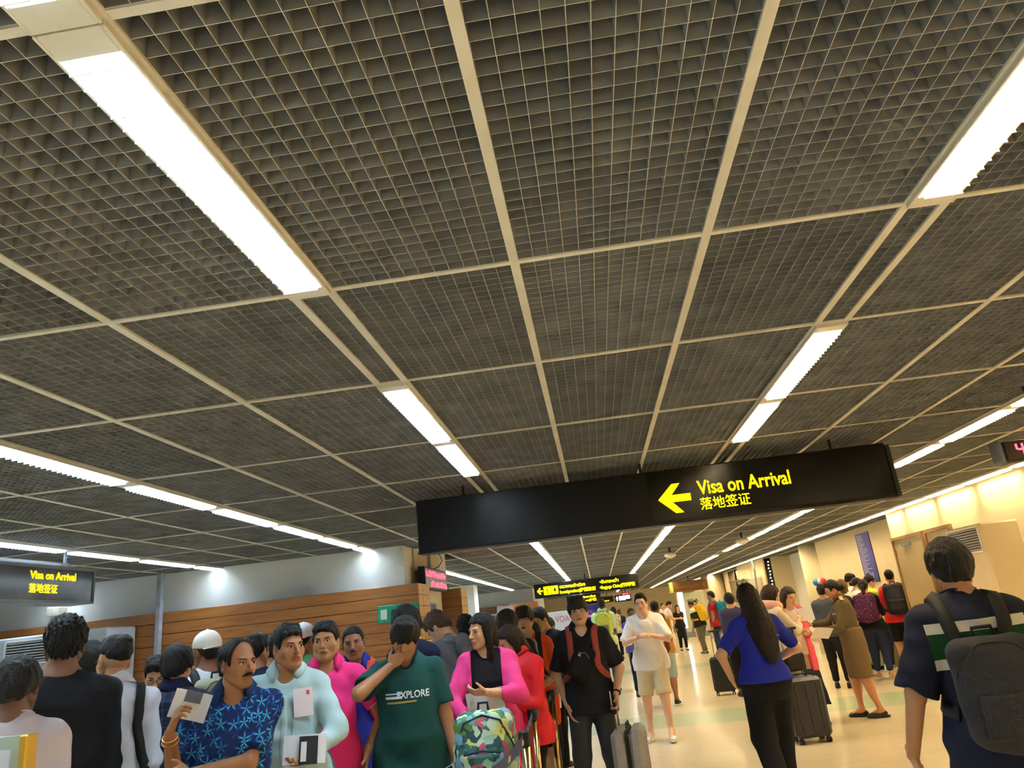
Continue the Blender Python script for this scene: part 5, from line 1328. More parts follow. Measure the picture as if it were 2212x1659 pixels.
def hand_at(p, q, a=.07, b=0., c=.02):
    A, E, Wr, hd, hn, sdv, *_ = p.arms[q]; k = p.S/1.75; return Wr+(nrm(hd)*a+nrm(sdv)*b+nrm(hn)*c)*k

def patch(p, x0, x1, z0, z1, off=.003, n=7, back=False, thick=.003):
    """thin panel laid on the front (or back) of the top: returns verts, faces"""
    d = p.Rt[:, 1]*(1 if back else -1)
    G = [p.T(x, 0, z) for x in np.linspace(x0, x1, n) for z in np.linspace(z0, z1, n)]
    A = p.shirt.shoot(G, d, off, far=.35); B = A-d*thick; m_ = n*n; F = []
    for i in range(n-1):
        for j in range(n-1): k = i*n+j; F += [(m_+k, m_+k+n, m_+k+n+1, m_+k+1), (k, k+1, k+n+1, k+n)]
    for i in range(n-1):
        for (k, k2) in ((i*n, i*n+n), (i*n+n-1, i*n+2*n-1), (i, i+1), ((n-1)*n+i, (n-1)*n+i+1)): F.append((k, k2, m_+k2, m_+k))
    return np.concatenate([A, B]), F

# ================================================================ the people in the hall
IND, IN2, DRK, ASI, LGT, TAN = '#94633f', '#9f6c47', '#5f4030', '#d2a07a', '#dcae90', '#b98660'
c_black = cloth('black', '#15151a'); c_navy = cloth('navy', '#161c33'); c_white = cloth('white', '#e4e5ee'); c_dgrey = cloth('dark_grey', '#38393b', col2='#2e2f31')
c_jean = cloth('denim', '#26324c', col2='#1d2740'); c_khaki = cloth('khaki', '#6a6750'); c_cream = cloth('cream', '#e0d3bb'); c_char = cloth('charcoal', '#2c2c30')
s_white = dict(mat=M('shoe_white', '#e6e2da', .5), sole=M('sole_white', '#f0eee8', .6)); s_black = dict(mat=M('shoe_black', '#15151a', .4), sole=M('sole_black', '#1b1b1e', .7)); s_dark = dict(mat=M('shoe_dark', '#2b2a2d', .6), sole=m_white)
m_strapblk = M('strap_black', '#141417', .7); m_strapred = M('strap_red', '#b3372c', .7); m_wire = M('glasses_wire', '#3a342f', .3, metal=.6); m_gbl = M('glasses_black', '#101012', .3)
def top(mat, **k): return dict(mat=mat, **k)
def pants(mat, **k): return dict(mat=mat, **k)
HID = dict(h=.03)          # clothing of which the photograph shows nothing stays coarse

# --- queue, near
p = person('man in black sweater seen from behind, close-cropped curly hair', 148, 1333, 3.5, -30, tone='#7c553c', hair='curly', build=1.42, side=5, tops=[top(c_black, sleeve=1.95, loose=.018, hem=-.06, wr=.0035, neck=.035)], bottom=pants(c_dgrey, h=.03), shoes=None, face=False, head=(-4, 2, 0))
p = person('man with mop of curly hair seen from behind beside the black sweater', 40, 1427, 3.0, -22, tone='#6f4c37', hair='mop', hcol='#1f1916', tops=[top(cloth('pale_pink', '#d9cdd6'), sleeve=.6)], bottom=pants(c_dgrey, h=.03), face=False, head=(0, 12, -6))
p = person('man in white shirt with undercut hair and glasses, seen from behind', 252, 1377, 3.9, -26, tone=TAN, hair='undercut', build=1.05, tops=[top(c_white, sleeve=1.9, loose=.022, hem=-.12, wr=.007)], bottom=pants(c_dgrey, h=.03), face=False, head=(-32, 0, 3), glasses=m_gbl, collar=dict(mat=c_white, gap=.6))
V, F = ribbon(p.shirt, [p.T(.07, .07, .2), p.T(.075, .03, .285), p.T(.078, -.02, .298), p.T(.085, -.07, .24), p.T(.095, -.075, .15), p.T(.11, -.06, .06), p.T(.12, -.05, -.03)], .045, .004, .006)
bag = Sdf(); bag.box(p.T(.165, -.02, -.1), (.06, .12, .15), .04, R=p.Rt); V2, F2 = bag.mesh(.01); own('shoulder_bag', 'black shoulder bag hanging from the strap on the white shirt', 'bag', p, [('strap', V, F, m_strapblk), ('bag_body', V2, F2, c_black)])
person('dark haired person between the black sweater and the white shirt', 198, 1390, 4.6, -25, tone=TAN, hair='mop', tops=[top(c_char)], bottom=pants(c_dgrey, h=.03), face=False)
person('young man with glasses looking down beside the grey conduit', 338, 1424, 5.1, 165, tone=ASI, hair='quiff', head=(-15, 26, 0), tops=[top(c_char)], bottom=pants(c_dgrey, h=.03), glasses=m_wire, eyes='low')
person('man in dark checked shirt with thick black hair, seen from behind', 386, 1397, 4.4, -18, tone=TAN, hair='mop', head=(10, 6, 0), tops=[top(tl_mat('check_navy', pat_plaid('#1c2233', '#36405a', 140)), sleeve=1.0, loose=.018)], bottom=pants(c_dgrey, h=.03), face=False, collar=dict(mat=c_navy))
p = person('man in white backwards cap and white shirt, facing away', 446, 1367, 4.95, -48, tone='#7a5139', hair='crop', head=(-8, 2, 0), tops=[top(c_white, loose=.02, sleeve=.8)], bottom=pants(c_khaki, h=.02), face=False, glasses=m_gbl, cap=dict(back=True, mat=M('cap_white', '#e3ddd0', .8, bump=(300, .2))))
backpack(p, M('pack_olive', '#8d8f74', .8, bump=(200, .3)), 'olive backpack with black straps on the man in the white cap', w=.3, h=.4, d=.13, strap=m_strapblk)
person('dark haired man seen from behind past the moustached man', 556, 1371, 5.6, 12, tone=TAN, hair='quiff', tops=[top(c_navy)], bottom=pants(c_dgrey, h=.03), face=False)
person('dark head showing between the moustached man and the mint shirt', 592, 1375, 6.7, 5, tone=TAN, hair='short', tops=[top(c_char)], bottom=pants(c_dgrey, h=.03), face=False)
# moustached man in the leaf shirt
m_leaf = tl_mat('leaf_print', pat_leaf)
p = person('moustached man in dark blue leaf-print shirt holding up a folded paper', 515, 1378, 3.55, 159, tone=IND, hair='bald', head=(-43, 2, 0), build=1.04, belly=.6, moustache=True, gaze=-.4,
           R=dict(t=(.155, .10, .225), pole=(.25, -.1, -1), hd=(-.35, .25, 1), hn=(-.9, -.2, -.2), curl=.95), L=dict(t=(.10, .135, .125), pole=(-1, .1, -.75), hd=(1, .15, .05), hn=(0, -1, 0), curl=.5),
           tops=[top(m_leaf, sleeve=.78, loose=.02, hem=-.12, v=.04, sl_loose=.006)], bottom=pants(c_char, h=.03), collar=dict(mat=cloth('leaf_collar', '#17284f'), gap=.75))
c = hand_at(p, 1, .085, .02, .03)
sheet(p, 'folded_paper', c+np.array([-.03, -.01, .03]), (-1, -.25, -.35), (.25, .1, 1), .16, .12, m_paper, 'folded white paper with dark flap in the moustached man’s raised hand'.replace('’', "'"), 'paper', bend=.22, extra=[('dark_flap', -.2, .25, .1, .5, M('flap_grey', '#5c6068', .7))])
w_ = p.arms[1]; wd = nrm(w_[2]-w_[1])
def ring_round(c, ax, r, th, n=20):
    a = nrm(np.cross(ax, (0, 0, 1) if abs(ax[2]) < .9 else (1, 0, 0))); b = np.cross(ax, a); return [c+r*(math.cos(2*math.pi*i/n)*a+math.sin(2*math.pi*i/n)*b) for i in range(n)]
for dd, rr, mm, nm, lb in ((.02, .031, M('gold', '#d8b368', .3, metal=.8), 'bangle', 'thin gold bangle on the moustached man\'s raised wrist'), (.042, .0345, M('bronze', '#b0703c', .4, metal=.6), 'bangle', 'copper coloured bangle on the moustached man\'s raised wrist')):
    own(nm, lb, 'bangle', p, [('ring',)+mbp(MB().tube(ring_round(w_[2]-wd*dd, wd, rr, .003), .0032, 6, closed=True))+(mm,)])
# mint shirt
c_mint = cloth('mint', '#b4cfd0', col2='#a8c4c6')
p = person('man in pale mint long-sleeved shirt holding phone and papers', 620, 1349, 4.1, 163, tone=IN2, hair='short', head=(-37, 0, 2), build=1.06, belly=.55, kind='r', gaze=-.4,
           R=dict(t=(.05, .155, .155), pole=(1, -.2, -.6), hd=(-.2, .25, .9), hn=(-.6, -.75, 0), curl=.8), L=dict(t=(-.075, .19, .07), pole=(-1, -.3, -.4), hd=(.55, .8, -.1), hn=(.1, 0, 1), curl=.6),
           tops=[top(c_mint, sleeve=1.75, loose=.022, hem=-.13, wr=.006, v=.03)], bottom=pants(c_dgrey, h=.03), collar=dict(mat=c_mint, gap=.6))
V, F = ribbon(p.shirt, [p.T(0, .1, .255), p.T(0, .12, .15), p.T(0, .13, .05), p.T(0, .12, -.1)], .03, .002, .0015); o = p.add('placket', V, F, c_mint)
bt = MB()
for z in (.22, .16, .1, .04, -.02, -.08):
    q = p.shirt.shoot([p.T(0, 0, z)], -p.Rt[:, 1], .004, far=.3)[0]; bt.tube([q-p.Rt[:, 1]*.002, q+p.Rt[:, 1]*.002], .0055, 8)
p.add('shirt_buttons', np.array(bt.V), [tuple(f) for f in bt.F], M('button', '#d8dcd8', .4), smooth=False)
V, F = patch(p, -.088, -.025, .11, .19); p.add('chest_pocket', V, F, c_mint, smooth=False)
c = p.shirt.shoot([p.T(-.057, 0, .215)], -p.Rt[:, 1], .02, far=.3)[0]; gn = p.shirt.grad(np.array([c]), .04)[0]; ez_ = nrm(p.Rt[:, 2]-gn*(gn @ p.Rt[:, 2]))
sheet(p, 'pocket_form', c, np.cross(gn, ez_)*-1, ez_, .1, .14, M('form_pink', '#e4d9dc', .8), 'pale form with a red stamp in the mint shirt pocket', 'paper', extra=[('stamp', .18, .34, .25, .4, M('stamp_red', '#d0454a', .7))])
c = hand_at(p, 1, .085, 0, .02); own('phone', 'black phone in the hand of the man in mint', 'phone', p, [('case',)+mbp(MB().box((-.036, -.005, -.07), (.036, .005, .07), R=np.stack([p.arms[1][5], p.arms[1][4], p.arms[1][3]], 1), c=c, bev=.004))+(m_black,)], smooth=False)
c = hand_at(p, -1, .06, .0, .03)+np.array([-.03, .03, .03])
sheet(p, 'document_stack', c, (1, .1, .08), (.1, -.3, 1), .2, .13, m_paper, 'sheaf of white papers held by the man in mint', 'paper', bend=.06, thick=.012)
sheet(p, 'passport', c+np.array([-.02, .035, 0]), (1, .1, .08), (.1, -.3, 1), .088, .125, M('passport_navy', '#16181f', .5), 'dark passport with white slip on the papers of the man in mint', 'passport', thick=.004, extra=[('white_slip', .1, .4, -.4, .3, m_paper)])
person('man in white and orange cap and green shirt, seen from behind', 657, 1349, 6.2, 12, tone=IND, hair='crop', tops=[top(cloth('green', '#6cae7c'))], bottom=pants(c_dgrey, h=.03), face=False, cap=dict(back=True, mat=M('cap_pale', '#dfe0ea', .8), mat2=M('cap_orange', '#d8623a', .8)))
# pink polo
c_pink = cloth('hot_pink', '#e8347c')
p = person('man in hot pink polo shirt with one arm bent', 702, 1343, 4.65, 165, tone='#a5754f', hair='short', head=(8, -2, 3), build=1.08, belly=.4, gaze=.35, side=-3, kind='r',
           L=dict(t=(-.15, .05, .015), pole=(-1, -.5, .2), hd=(.1, .25, -1), curl=.7), tops=[top(c_pink, sleeve=.72, loose=.02, hem=-.13, v=.04, sl_loose=.006)], bottom=pants(c_dgrey, h=.03), collar=dict(mat=c_pink, gap=.7))
A, E = p.arms[-1][:2]; dr = nrm(E-A); cc = A+(E-A)*.71; mb = MB()
for q, rr in ((-.006, .0395), (.003, .0395)): mb.tube(ring_round(cc+dr*q, dr, rr*p.S*1.02-.012, 0), .0022, 5, closed=True)
p.add('cuff_piping', np.array(mb.V), [tuple(f) for f in mb.F], c_white, smooth=False)
# navy cross bag between mint and pink
bg = Sdf(); Rb = p.Rt @ roty(.35); bg.box(p.T(.0, .16, -.06), (.11, .06, .17), .045, R=Rb); V, F = bg.mesh(.009); pk2 = Sdf(); pk2.box(p.T(.0, .16, -.1)+Rb @ np.array([0, .06, 0]), (.08, .02, .07), .018, R=Rb); V2, F2 = pk2.mesh(.008)
hb_ = MB().tube([p.T(.02, .16, .03), p.T(.06, .17, .12), p.T(.09, .16, .2), p.T(.085, .09, .27)], .011, 8); zp = MB().tube([p.T(0, .16, -.1)+Rb @ np.array(v) for v in ((-.06, .081, .05), (-.02, .083, .06), (.03, .083, .06), (.06, .081, .045))], .004, 6)
own('shoulder_bag', 'navy patterned bag with tan zip hanging before the pink polo', 'bag', p, [('bag_body', V, F, tl_mat('bag_print', pat_patch(['#1a2440', '#22304f', '#1a2440', '#3f6a80', '#8a4038'], 9))), ('front_pocket', V2, F2, c_navy), ('strap',)+mbp(hb_)+(c_navy,), ('zip',)+mbp(zp)+(M('tan', '#c79a58', .5),)])
# royal blue
c_blue = cloth('royal', '#232a86')
p = person('man with thin moustache in royal blue shirt and red backpack straps', 760, 1352, 5.15, 166, tone='#8b5d41', hair='crop', head=(2, 0, 4), tops=[top(c_blue, sleeve=.8, loose=.02, hem=-.12)], bottom=pants(c_navy, h=.03), L=dict(t=(-.15, .06, -.06)), moustache='thin', collar=dict(mat=c_blue, gap=.7))
backpack(p, c_blue, 'blue backpack with red straps worn by the man in royal blue', strap=m_strapred, d=.12)
# green explore shirt
c_green = cloth('bottle_green', '#16433f', col2='#123a37')
p = person('man in dark green shirt lettered EXPLORE covering his face with a hand', 874, 1340, 4.6, 169, tone='#a0704f', hair='mop', head=(6, 24, -6), build=1.06, belly=.3, mouth='closed', eyes='low',
           R=dict(f='h', t=(.075, .135, -.115), pole=(1, .35, -.7), hd=(-.72, -.05, .62), hn=(0, -1, .1), curl=.12, spread=.35), L=dict(t=(-.16, .05, -.045), hd=(.25, .35, -1), curl=.9),
           tops=[top(c_green, sleeve=.72, loose=.024, hem=-.1, sl_loose=.008, wr=.006)], bottom=pants(c_dgrey, h=.014), shoes=s_black)
tV, tF = text_mesh('EXPLORE', .075, .02); w0 = tV[:, 0].max(); Q = [p.T(0, 0, 0)+p.Rt @ np.array([-(v[0]-w0*.3)*.62, 0, .185*p.S+v[1]*.72-.012*v[0]]) for v in tV]; p.add('shirt_lettering', p.shirt.shoot(Q, -p.Rt[:, 1], .003, far=.35), tF, c_white, smooth=False)
for z0, z1, x0, x1, mm in ((.178, .186, .015, .075, c_white), (.163, .169, -.035, .07, M('print_gold', '#a98b4c', .7)), (.192, .196, .015, .075, c_white)):
    Q = [p.T(x, 0, z) for x in np.linspace(x0, x1, 8) for z in (z0, z1)]; p.add('shirt_stripe', p.shirt.shoot(Q, -p.Rt[:, 1], .003, far=.35), [(i*2, i*2+2, i*2+3, i*2+1) for i in range(7)], mm, smooth=False)
c = hand_at(p, -1, .09, .02, .02)
sheet(p, 'passport_form', c+np.array([.05, .03, -.01]), (-1, .1, .42), (.42, .1, 1), .19, .11, m_paper, 'white form with printed seal in the lowered hand of the man in green', 'paper', thick=.003, extra=[('seal', .2, .32, -.15, .2, M('print_navy', '#252b45', .6)), ('text_rows', -.2, .15, .1, .25, M('print_grey', '#8a8c98', .6))])
sheet(p, 'passport', c+np.array([.02, .045, .005]), (-1, .1, .42), (.42, .1, 1), .1, .1, M('passport_dark', '#1a1617', .5), 'dark passport in the lowered hand of the man in green', 'passport', thick=.004)
person('man with glasses and thick black hair close behind the green shirt', 868, 1313, 5.5, 205, tone=ASI, hair='mop', head=(20, 12, 0), glasses=m_wire, tops=[top(c_navy, loose=.02)], bottom=pants(c_dgrey, h=.03))
# grey hoodie
c_gry = cloth('marl_grey', '#6b7078', col2='#5f646d')
p = person('fair man in grey hooded top bowing his head', 926, 1334, 6.2, -62, tone=LGT, hair='messy', hcol='#4b3626', head=(-10, 40, 0), lean=8, tops=[top(c_gry, sleeve=1.0, loose=.024, hem=-.1)], bottom=dict(type='shorts', mat=cloth('pale_shorts', '#c9c6c4'), len=.85, loose=.02), shoes=s_white, eyes='low')
hd_ = Sdf(); hd_.ell(p.T(0, -.085, .255), (.1, .05, .085), 0, R=p.Rt); hd_.cone(p.T(-.07, -.02, .29), p.T(0, -.075, .29), .03, .034, .03); hd_.cone(p.T(.07, -.02, .29), p.T(0, -.075, .29), .03, .034, .03); hd_.fn(wrinkle(.006, 60, 4), op='d'); V, F = hd_.mesh(.013); p.add('hood', V, F, c_gry)
person('dark haired person in olive striped top behind the pink cardigan', 1003, 1329, 7.0, 15, tone=TAN, hair='curly', head=(-30, 0, 0), tops=[top(tl_mat('stripe_olive', pat_plaid('#4d4a3a', '#7a745c', 160)))], bottom=pants(c_dgrey, h=.03), face=False)
# pink cardigan woman with folder
c_card = cloth('cardigan_pink', '#d83f80', col2='#c93673')
p = person('woman in pink cardigan over black top holding a white folder', 1036, 1326, 5.25, 176, tone=ASI, kind='f', female=True, build=1.06, hair='shoulder', head=(48, 2, 0), gaze=.3,
           R=dict(t=(.06, .17, .045), pole=(1, -.2, -.2), hd=(-.3, .35, -1), hn=(-.6, -.5, 0), curl=1.), L=dict(t=(.0, .175, .16), pole=(-1, -.1, -.7), hd=(1, .1, .1), hn=(.1, -.6, .7), curl=.8),
           tops=[top(c_black, loose=.008, hem=-.05, sleeve=.4, wr=.001), top(c_card, loose=.032, sleeve=1.9, hem=-.13, open=.062, name='cardigan')], bottom=pants(c_dgrey, h=.014), shoes=s_black)
sheet(p, 'folder', p.T(.0, .15, .075), (1, .1, -.1), (0, -.12, 1), .24, .31, M('folder_white', '#dcdde6', .5), 'white document folder held against the pink cardigan', 'folder', bend=.02, thick=.012)
# red jacket woman
c_redj = cloth('red_jacket', '#c8202a', .55, col2='#b81a24')
person('woman in red jacket with long hair, head bowed', 1086, 1356, 5.7, 222, tone=ASI, kind='f', female=True, build=1.12, hair='shoulder', hcol='#241711', head=(22, 26, 0), tops=[top(c_redj, sleeve=1.9, loose=.03, hem=-.07, wr=.007)], bottom=pants(c_black, h=.016), shoes=s_black, R=dict(t=(.08, .14, .12)), L=dict(t=(-.06, .15, .12)), collar=dict(mat=c_redj, gap=.5), eyes='low')
p = person('youth in black shirt with grey backpack strap, head bowed', 1093, 1328, 6.2, 200, tone=ASI, hair='mop', head=(-25, 42, 0), tops=[top(c_black, sleeve=.85, loose=.02, hem=-.12)], bottom=dict(type='shorts', mat=c_black, len=.95, loose=.025), L=dict(t=(-.05, .16, .14), pole=(-1, 0, -.6)), R=dict(t=(.05, .16, .13)), shoes=s_white, eyes='low')
backpack(p, cloth('pack_grey', '#777a80'), 'grey backpack on the youth in black shirt', strap=M('strap_grey', '#8e9097', .7), d=.12)
c_or = cloth('orange', '#ec5a2c')
p = person('youth with glasses in orange shirt, mouth open', 1129, 1311, 7.0, 178, tone=ASI, hair='bangs', head=(8, -2, 2), mouth='open', glasses=m_wire, tops=[top(c_or, sleeve=.8, loose=.024, hem=-.14)], bottom=dict(type='shorts', mat=c_black, len=.95, loose=.03), L=dict(t=(-.1, .12, .08)), shoes=s_white)
backpack(p, c_char, 'charcoal backpack on the youth in orange', strap=c_char, d=.12)
person('tall man in black shirt looking down behind the orange shirt', 1157, 1317, 8.3, 212, tone=TAN, hair='quiff', head=(15, 24, 0), tops=[top(c_black, sleeve=.85, loose=.022)], bottom=pants(c_black), shoes=s_white, L=dict(t=(-.06, .2, .12)), eyes='low')
person('small dark haired woman in white beside the orange shirt', 1150, 1344, 7.5, 10, tone=ASI, kind='f', female=True, hair='pony', tops=[top(c_white)], bottom=pants(c_black), face=False, shoes=s_white)
p = person('balding man stooping with a navy backpack', 1184, 1333, 9.0, 28, tone=TAN, hair='bald', lean=14, tops=[top(c_navy)], bottom=pants(c_black), shoes=s_black, face=False)
backpack(p, cloth('pack_navy', '#232b45'), 'navy backpack on the stooping balding man', d=.16)
# man in black shirt with the silver suitcase
c_sblk = cloth('shirt_black', '#1b1c24')
p25 = p = person('man in black open-collar shirt standing with a silver suitcase', 1243, 1290, 6.55, 182, tone=LGT, hair='bangs', head=(-2, -2, 4), glasses=M('glasses_thin', '#8d8078', .3, metal=.5), gaze=.1,
           R=dict(t=(.11, .04, -.03), pole=(1, -.6, 0)), L=dict(t=(-.128, .07, .0), pole=(-.7, -1, 0), hd=(0, .35, -1), hn=(.9, .2, 0), curl=1.1),
           tops=[top(c_sblk, sleeve=.88, loose=.024, hem=-.08, v=.06, sl_loose=.01)], bottom=pants(cloth('trouser_grey', '#44474a', col2='#3a3d40'), len=1.95, loose=.012), shoes=s_black, feet=((.085, .02), (-.085, .0)), collar=dict(mat=c_sblk, gap=.85))
backpack(p, c_char, 'dark backpack with red straps on the man in black open-collar shirt', strap=M('strap_rust', '#8f3a30', .7), d=.1)
sl = Sdf(); Rs = p.Rt @ roty(-.6); sl.box(p.T(.015, .115, .155), (.085, .045, .135), .04, R=Rs); V, F = sl.mesh(.011); V2, F2 = ribbon(p.shirt, [p.T(-.05, -.05, .25), p.T(-.06, .0, .3), p.T(-.05, .06, .265), p.T(-.02, .09, .22)], .03, .006, .004)
zz = MB().tube([p.T(.015, .115, .155)+Rs @ np.array(v) for v in ((-.05, .046, .06), (0, .048, .085), (.05, .046, .06))], .004, 6); lgm = p.T(.015, .115, .19)+Rs @ np.array([0, .05, 0])
own('sling_bag', 'black chest sling bag on the man in black open-collar shirt', 'bag', p, [('bag_body', V, F, c_black), ('strap', V2, F2, m_strapblk), ('zip',)+mbp(zz)+(m_grey,), ('logo', np.array([lgm+Rs @ np.array(v) for v in ((-.014, 0, -.012), (.014, 0, -.012), (0, 0, .016))]), [(0, 1, 2)], m_paper)])
wr_ = p.arms[-1]; ax = nrm(wr_[2]-wr_[1]); own('wristwatch', 'black wristwatch on the hand at the suitcase handle', 'watch', p, [('band',)+mbp(MB().tube(ring_round(wr_[2]-ax*.02, ax, .031, 0), .008, 6, closed=True))+(m_black,)])
hx = p.W(hand_at(p, -1, .1, 0, .015))
suitcase(float(hx[0])+.07, float(hx[1]), -1.45, .4, .25, .62, M('case_silver', '#a9aaab', .35, metal=.2, noise=(40, '#9fa0a1')), 'silver hard-shell suitcase beside the man in black open-collar shirt', handle=float(hx[2])-.68-.03)
c = hand_at(p, -1, .07, .045, .01); sheet(p, 'passport_slip', c+np.array([.045, 0, .03]), (.3, -1, 0), (0, 0, 1), .02, .11, c_cream, 'cream booklet tucked in the hand on the silver suitcase', 'passport', thick=.006)
# --- walkway
p = person('man in lime polo shirt walking away with a grey and lime backpack', 1297, 1292, 16.2, 4, tone='#4c3527', hair='crop', build=1.05, tops=[top(cloth('lime_polo', '#bcd39a'), sleeve=.85, loose=.025)], bottom=pants(cloth('navy_trouser', '#20264f'), loose=.02), shoes=s_black, face=False, feet=((.07, -.14, .02), (-.05, .12)), collar=dict(mat=cloth('lime_polo', '#bcd39a')))
backpack(p, cloth('pack_lime', '#b3b83e'), 'grey and lime backpack on the walking man in lime', pocket=cloth('pack_ash', '#6f7268'), strap=cloth('pack_ash', '#6f7268'), w=.3, h=.45)
c_wt = cloth('tee_white', '#efe9e4')
p = person('man with glasses in white T-shirt and beige shorts walking', 1381, 1283, 10.0, 192, tone=LGT, hair='quiff', head=(4, -3, 3), glasses=m_wire, R=dict(t=(.025, .14, .165), pole=(1, -.1, -.7), hd=(-1, .3, .1), curl=.7), L=dict(t=(-.03, .145, .17), pole=(-1, -.1, -.7), hd=(1, .3, .1), curl=.7), lean=2,
           tops=[top(c_wt, sleeve=.95, loose=.03, hem=-.07, sl_loose=.014, wr=.006)], bottom=dict(type='shorts', mat=cloth('beige_shorts', '#d3c2a0'), len=.95, loose=.022), shoes=s_white, feet=((.075, .03), (-.085, .1, .0)))
p = person('man in mustard shirt with a large maroon trekking backpack walking away', 1412, 1297, 13.2, 14, tone=IND, hair='crop', build=1.1, tops=[top(cloth('mustard', '#a8762a'), sleeve=.95, loose=.026)], bottom=dict(type='shorts', mat=cloth('pale_denim', '#9fb2b8'), len=1.0, loose=.024), shoes=s_dark, face=False, feet=((.07, .02), (-.04, -.02)))
backpack(p, cloth('pack_maroon', '#4a2c2a'), 'large maroon trekking backpack with red top', pocket=cloth('pack_red', '#a8323a'), w=.36, h=.62, d=.24, z=.14)
person('man in violet shirt beside the roll-up banner, seen past the white T-shirt', 1362, 1313, 15, 170, tone=DRK, hair='crop', tops=[top(cloth('violet', '#4a4f86'))], bottom=pants(c_navy), shoes=s_black)
p = person('stooping man in white and black shirt with a yellow backpack', 1488, 1299, 25, -55, tone=IND, hair='crop', lean=16, head=(0, 15, 0), build=1.2, belly=.6, tops=[top(tl_mat('white_black', pat_bands(-.2, .6, [(0, '#17171a'), (.72, '#e6e0d4')])), sleeve=.8, loose=.03)], bottom=pants(cloth('olive_trouser', '#5c5840'), loose=.02), shoes=s_dark, face=False, feet=((.1, .06), (-.08, -.08)))
backpack(p, cloth('pack_yellow', '#c9a41e'), 'yellow backpack on the stooping man', w=.34, h=.5, d=.2)
p = person('man in red shirt with a teal backpack by the far column', 1533, 1277, 21.5, -62, tone='#a07050', hair='short', tops=[top(cloth('red_tee', '#9c2426'), loose=.025)], bottom=pants(c_jean, loose=.015), shoes=s_dark, face=False, feet=((.07, .05), (-.06, -.05)))
backpack(p, cloth('pack_teal', '#1f6d8c'), 'teal backpack on the man in red shirt by the far column', w=.34, h=.46, d=.2)
person('young man in white shirt at the far counter', 1447, 1299, 27, 95, tone=ASI, hair='short', head=(0, 20, 0), lean=6, tops=[top(c_white)], bottom=pants(c_cream), shoes=s_white, R=dict(t=(.06, .22, .12)), L=dict(t=(-.06, .22, .12)))
person('woman in black by the far counter', 1462, 1307, 28, 170, tone=ASI, kind='f', female=True, hair='shoulder', tops=[top(c_black)], bottom=pants(c_black), shoes=s_black)
person('woman in grey and black top and short black skirt before the VISA wall', 1500, 1297, 30, 200, tone=ASI, kind='f', female=True, hair='bun', tops=[top(c_char)], bottom=dict(type='skirt', mat=c_black, len=.15, flare=.01), shoes=s_white, L=dict(t=(-.1, .1, .1), pole=(-1, -.3, 0)))
person('man in white at the far lit doorway', 1430, 1303, 33, 150, tone=ASI, hair='crop', tops=[top(c_white)], bottom=pants(c_cream), shoes=s_white)
person('man in patterned pale shirt beyond the teal backpack', 1577, 1284, 24, 15, tone=TAN, hair='short', tops=[top(tl_mat('pale_pattern', pat_patch(['#a7ab98', '#8f9684', '#c1c2b2'], 18)))], bottom=pants(c_jean), shoes=s_dark, face=False)
person('dark dressed person beyond the passport sign', 1337, 1316, 30, 170, tone=DRK, hair='crop', tops=[top(c_navy)], bottom=pants(c_black), shoes=s_black)
person('person in patterned top far down the walkway', 1324, 1311, 27, 5, tone=TAN, hair='bob', kind='f', female=True, tops=[top(tl_mat('pale_pattern', pat_patch(['#a7ab98'], 18)))], bottom=pants(c_black), shoes=s_black, face=False)
# person pulling the black suitcase
p = person('person in navy walking away with a black suitcase', 1573, 1282, 13.4, 5, tone=TAN, hair='mop', tops=[top(cloth('dusk', '#343350'), sleeve=1., loose=.024)], bottom=pants(c_black), shoes=s_black, face=False)
gs = at(1569, 1500, 13.9); suitcase(float(gs[0]), 13.9, .12, .37, .24, .56, M('case_black', '#1a1a18', .35, noise=(30, '#232321')), 'black suitcase standing alone on the walkway behind the long-haired woman', handle=.42)
# long-haired woman in royal blue
p = person('woman with very long dark hair in royal blue shirt and black trousers, walking away', 1606, 1264, 6.6, -8, tone=LGT, kind='f', female=True, hair='longback', hcol='#1c120d', head=(-4, 4, -4), build=1.04,
           tops=[top(cloth('cobalt', '#1c2590'), sleeve=.85, loose=.024, hem=-.0)], bottom=pants(c_black, len=1.9, loose=.016, wide=.02, waist=.03), shoes=s_white, face=False, R=dict(t=(.1, .12, .07), pole=(1, -.4, -.2)), L=dict(t=(-.15, .05, .02), pole=(-1, -.5, 0)), feet=((.05, .12), (-.05, -.1, .03)))
q = p.shirt.shoot([p.T(.055, 0, .2)], p.Rt[:, 1], .004, far=.3)[0]; mk = MB(); marks(mk, 6, q-p.Rt[:, 0]*.05, p.Rt[:, 0], p.Rt[:, 2], .1, .018, 12); p.add('shirt_print', np.array(mk.V), mk.F, m_paper, smooth=False)
hbm = MB().tube([p.HT([(x_, -.02+.0*x_, z_)])[0] for x_, z_ in [(.093*math.cos(a_), .037+.108*math.sin(a_)) for a_ in np.linspace(.5, 2.64, 14)]], .008, 8); V, F = mbp(hbm)
pm1 = MB(); pm1.lathe([(.004, -.02), (.016, -.014), (.02, 0), (.016, .014), (.004, .02)], p.HT([(-.04, -.02, .16)])[0], 12); pm2 = MB(); pm2.lathe([(.004, -.02), (.016, -.014), (.02, 0), (.016, .014), (.004, .02)], p.HT([(.0, -.02, .165)])[0], 12)
own('headband', 'grey headband with two small pompoms on the long-haired woman', 'headband', p, [('band', V, F, cloth('band_grey', '#55534f')), ('pompom',)+mbp(pm1)+(cloth('pom_yellow', '#d9c98c'),), ('pompom',)+mbp(pm2)+(cloth('pom_white', '#d8d2d4'),)])
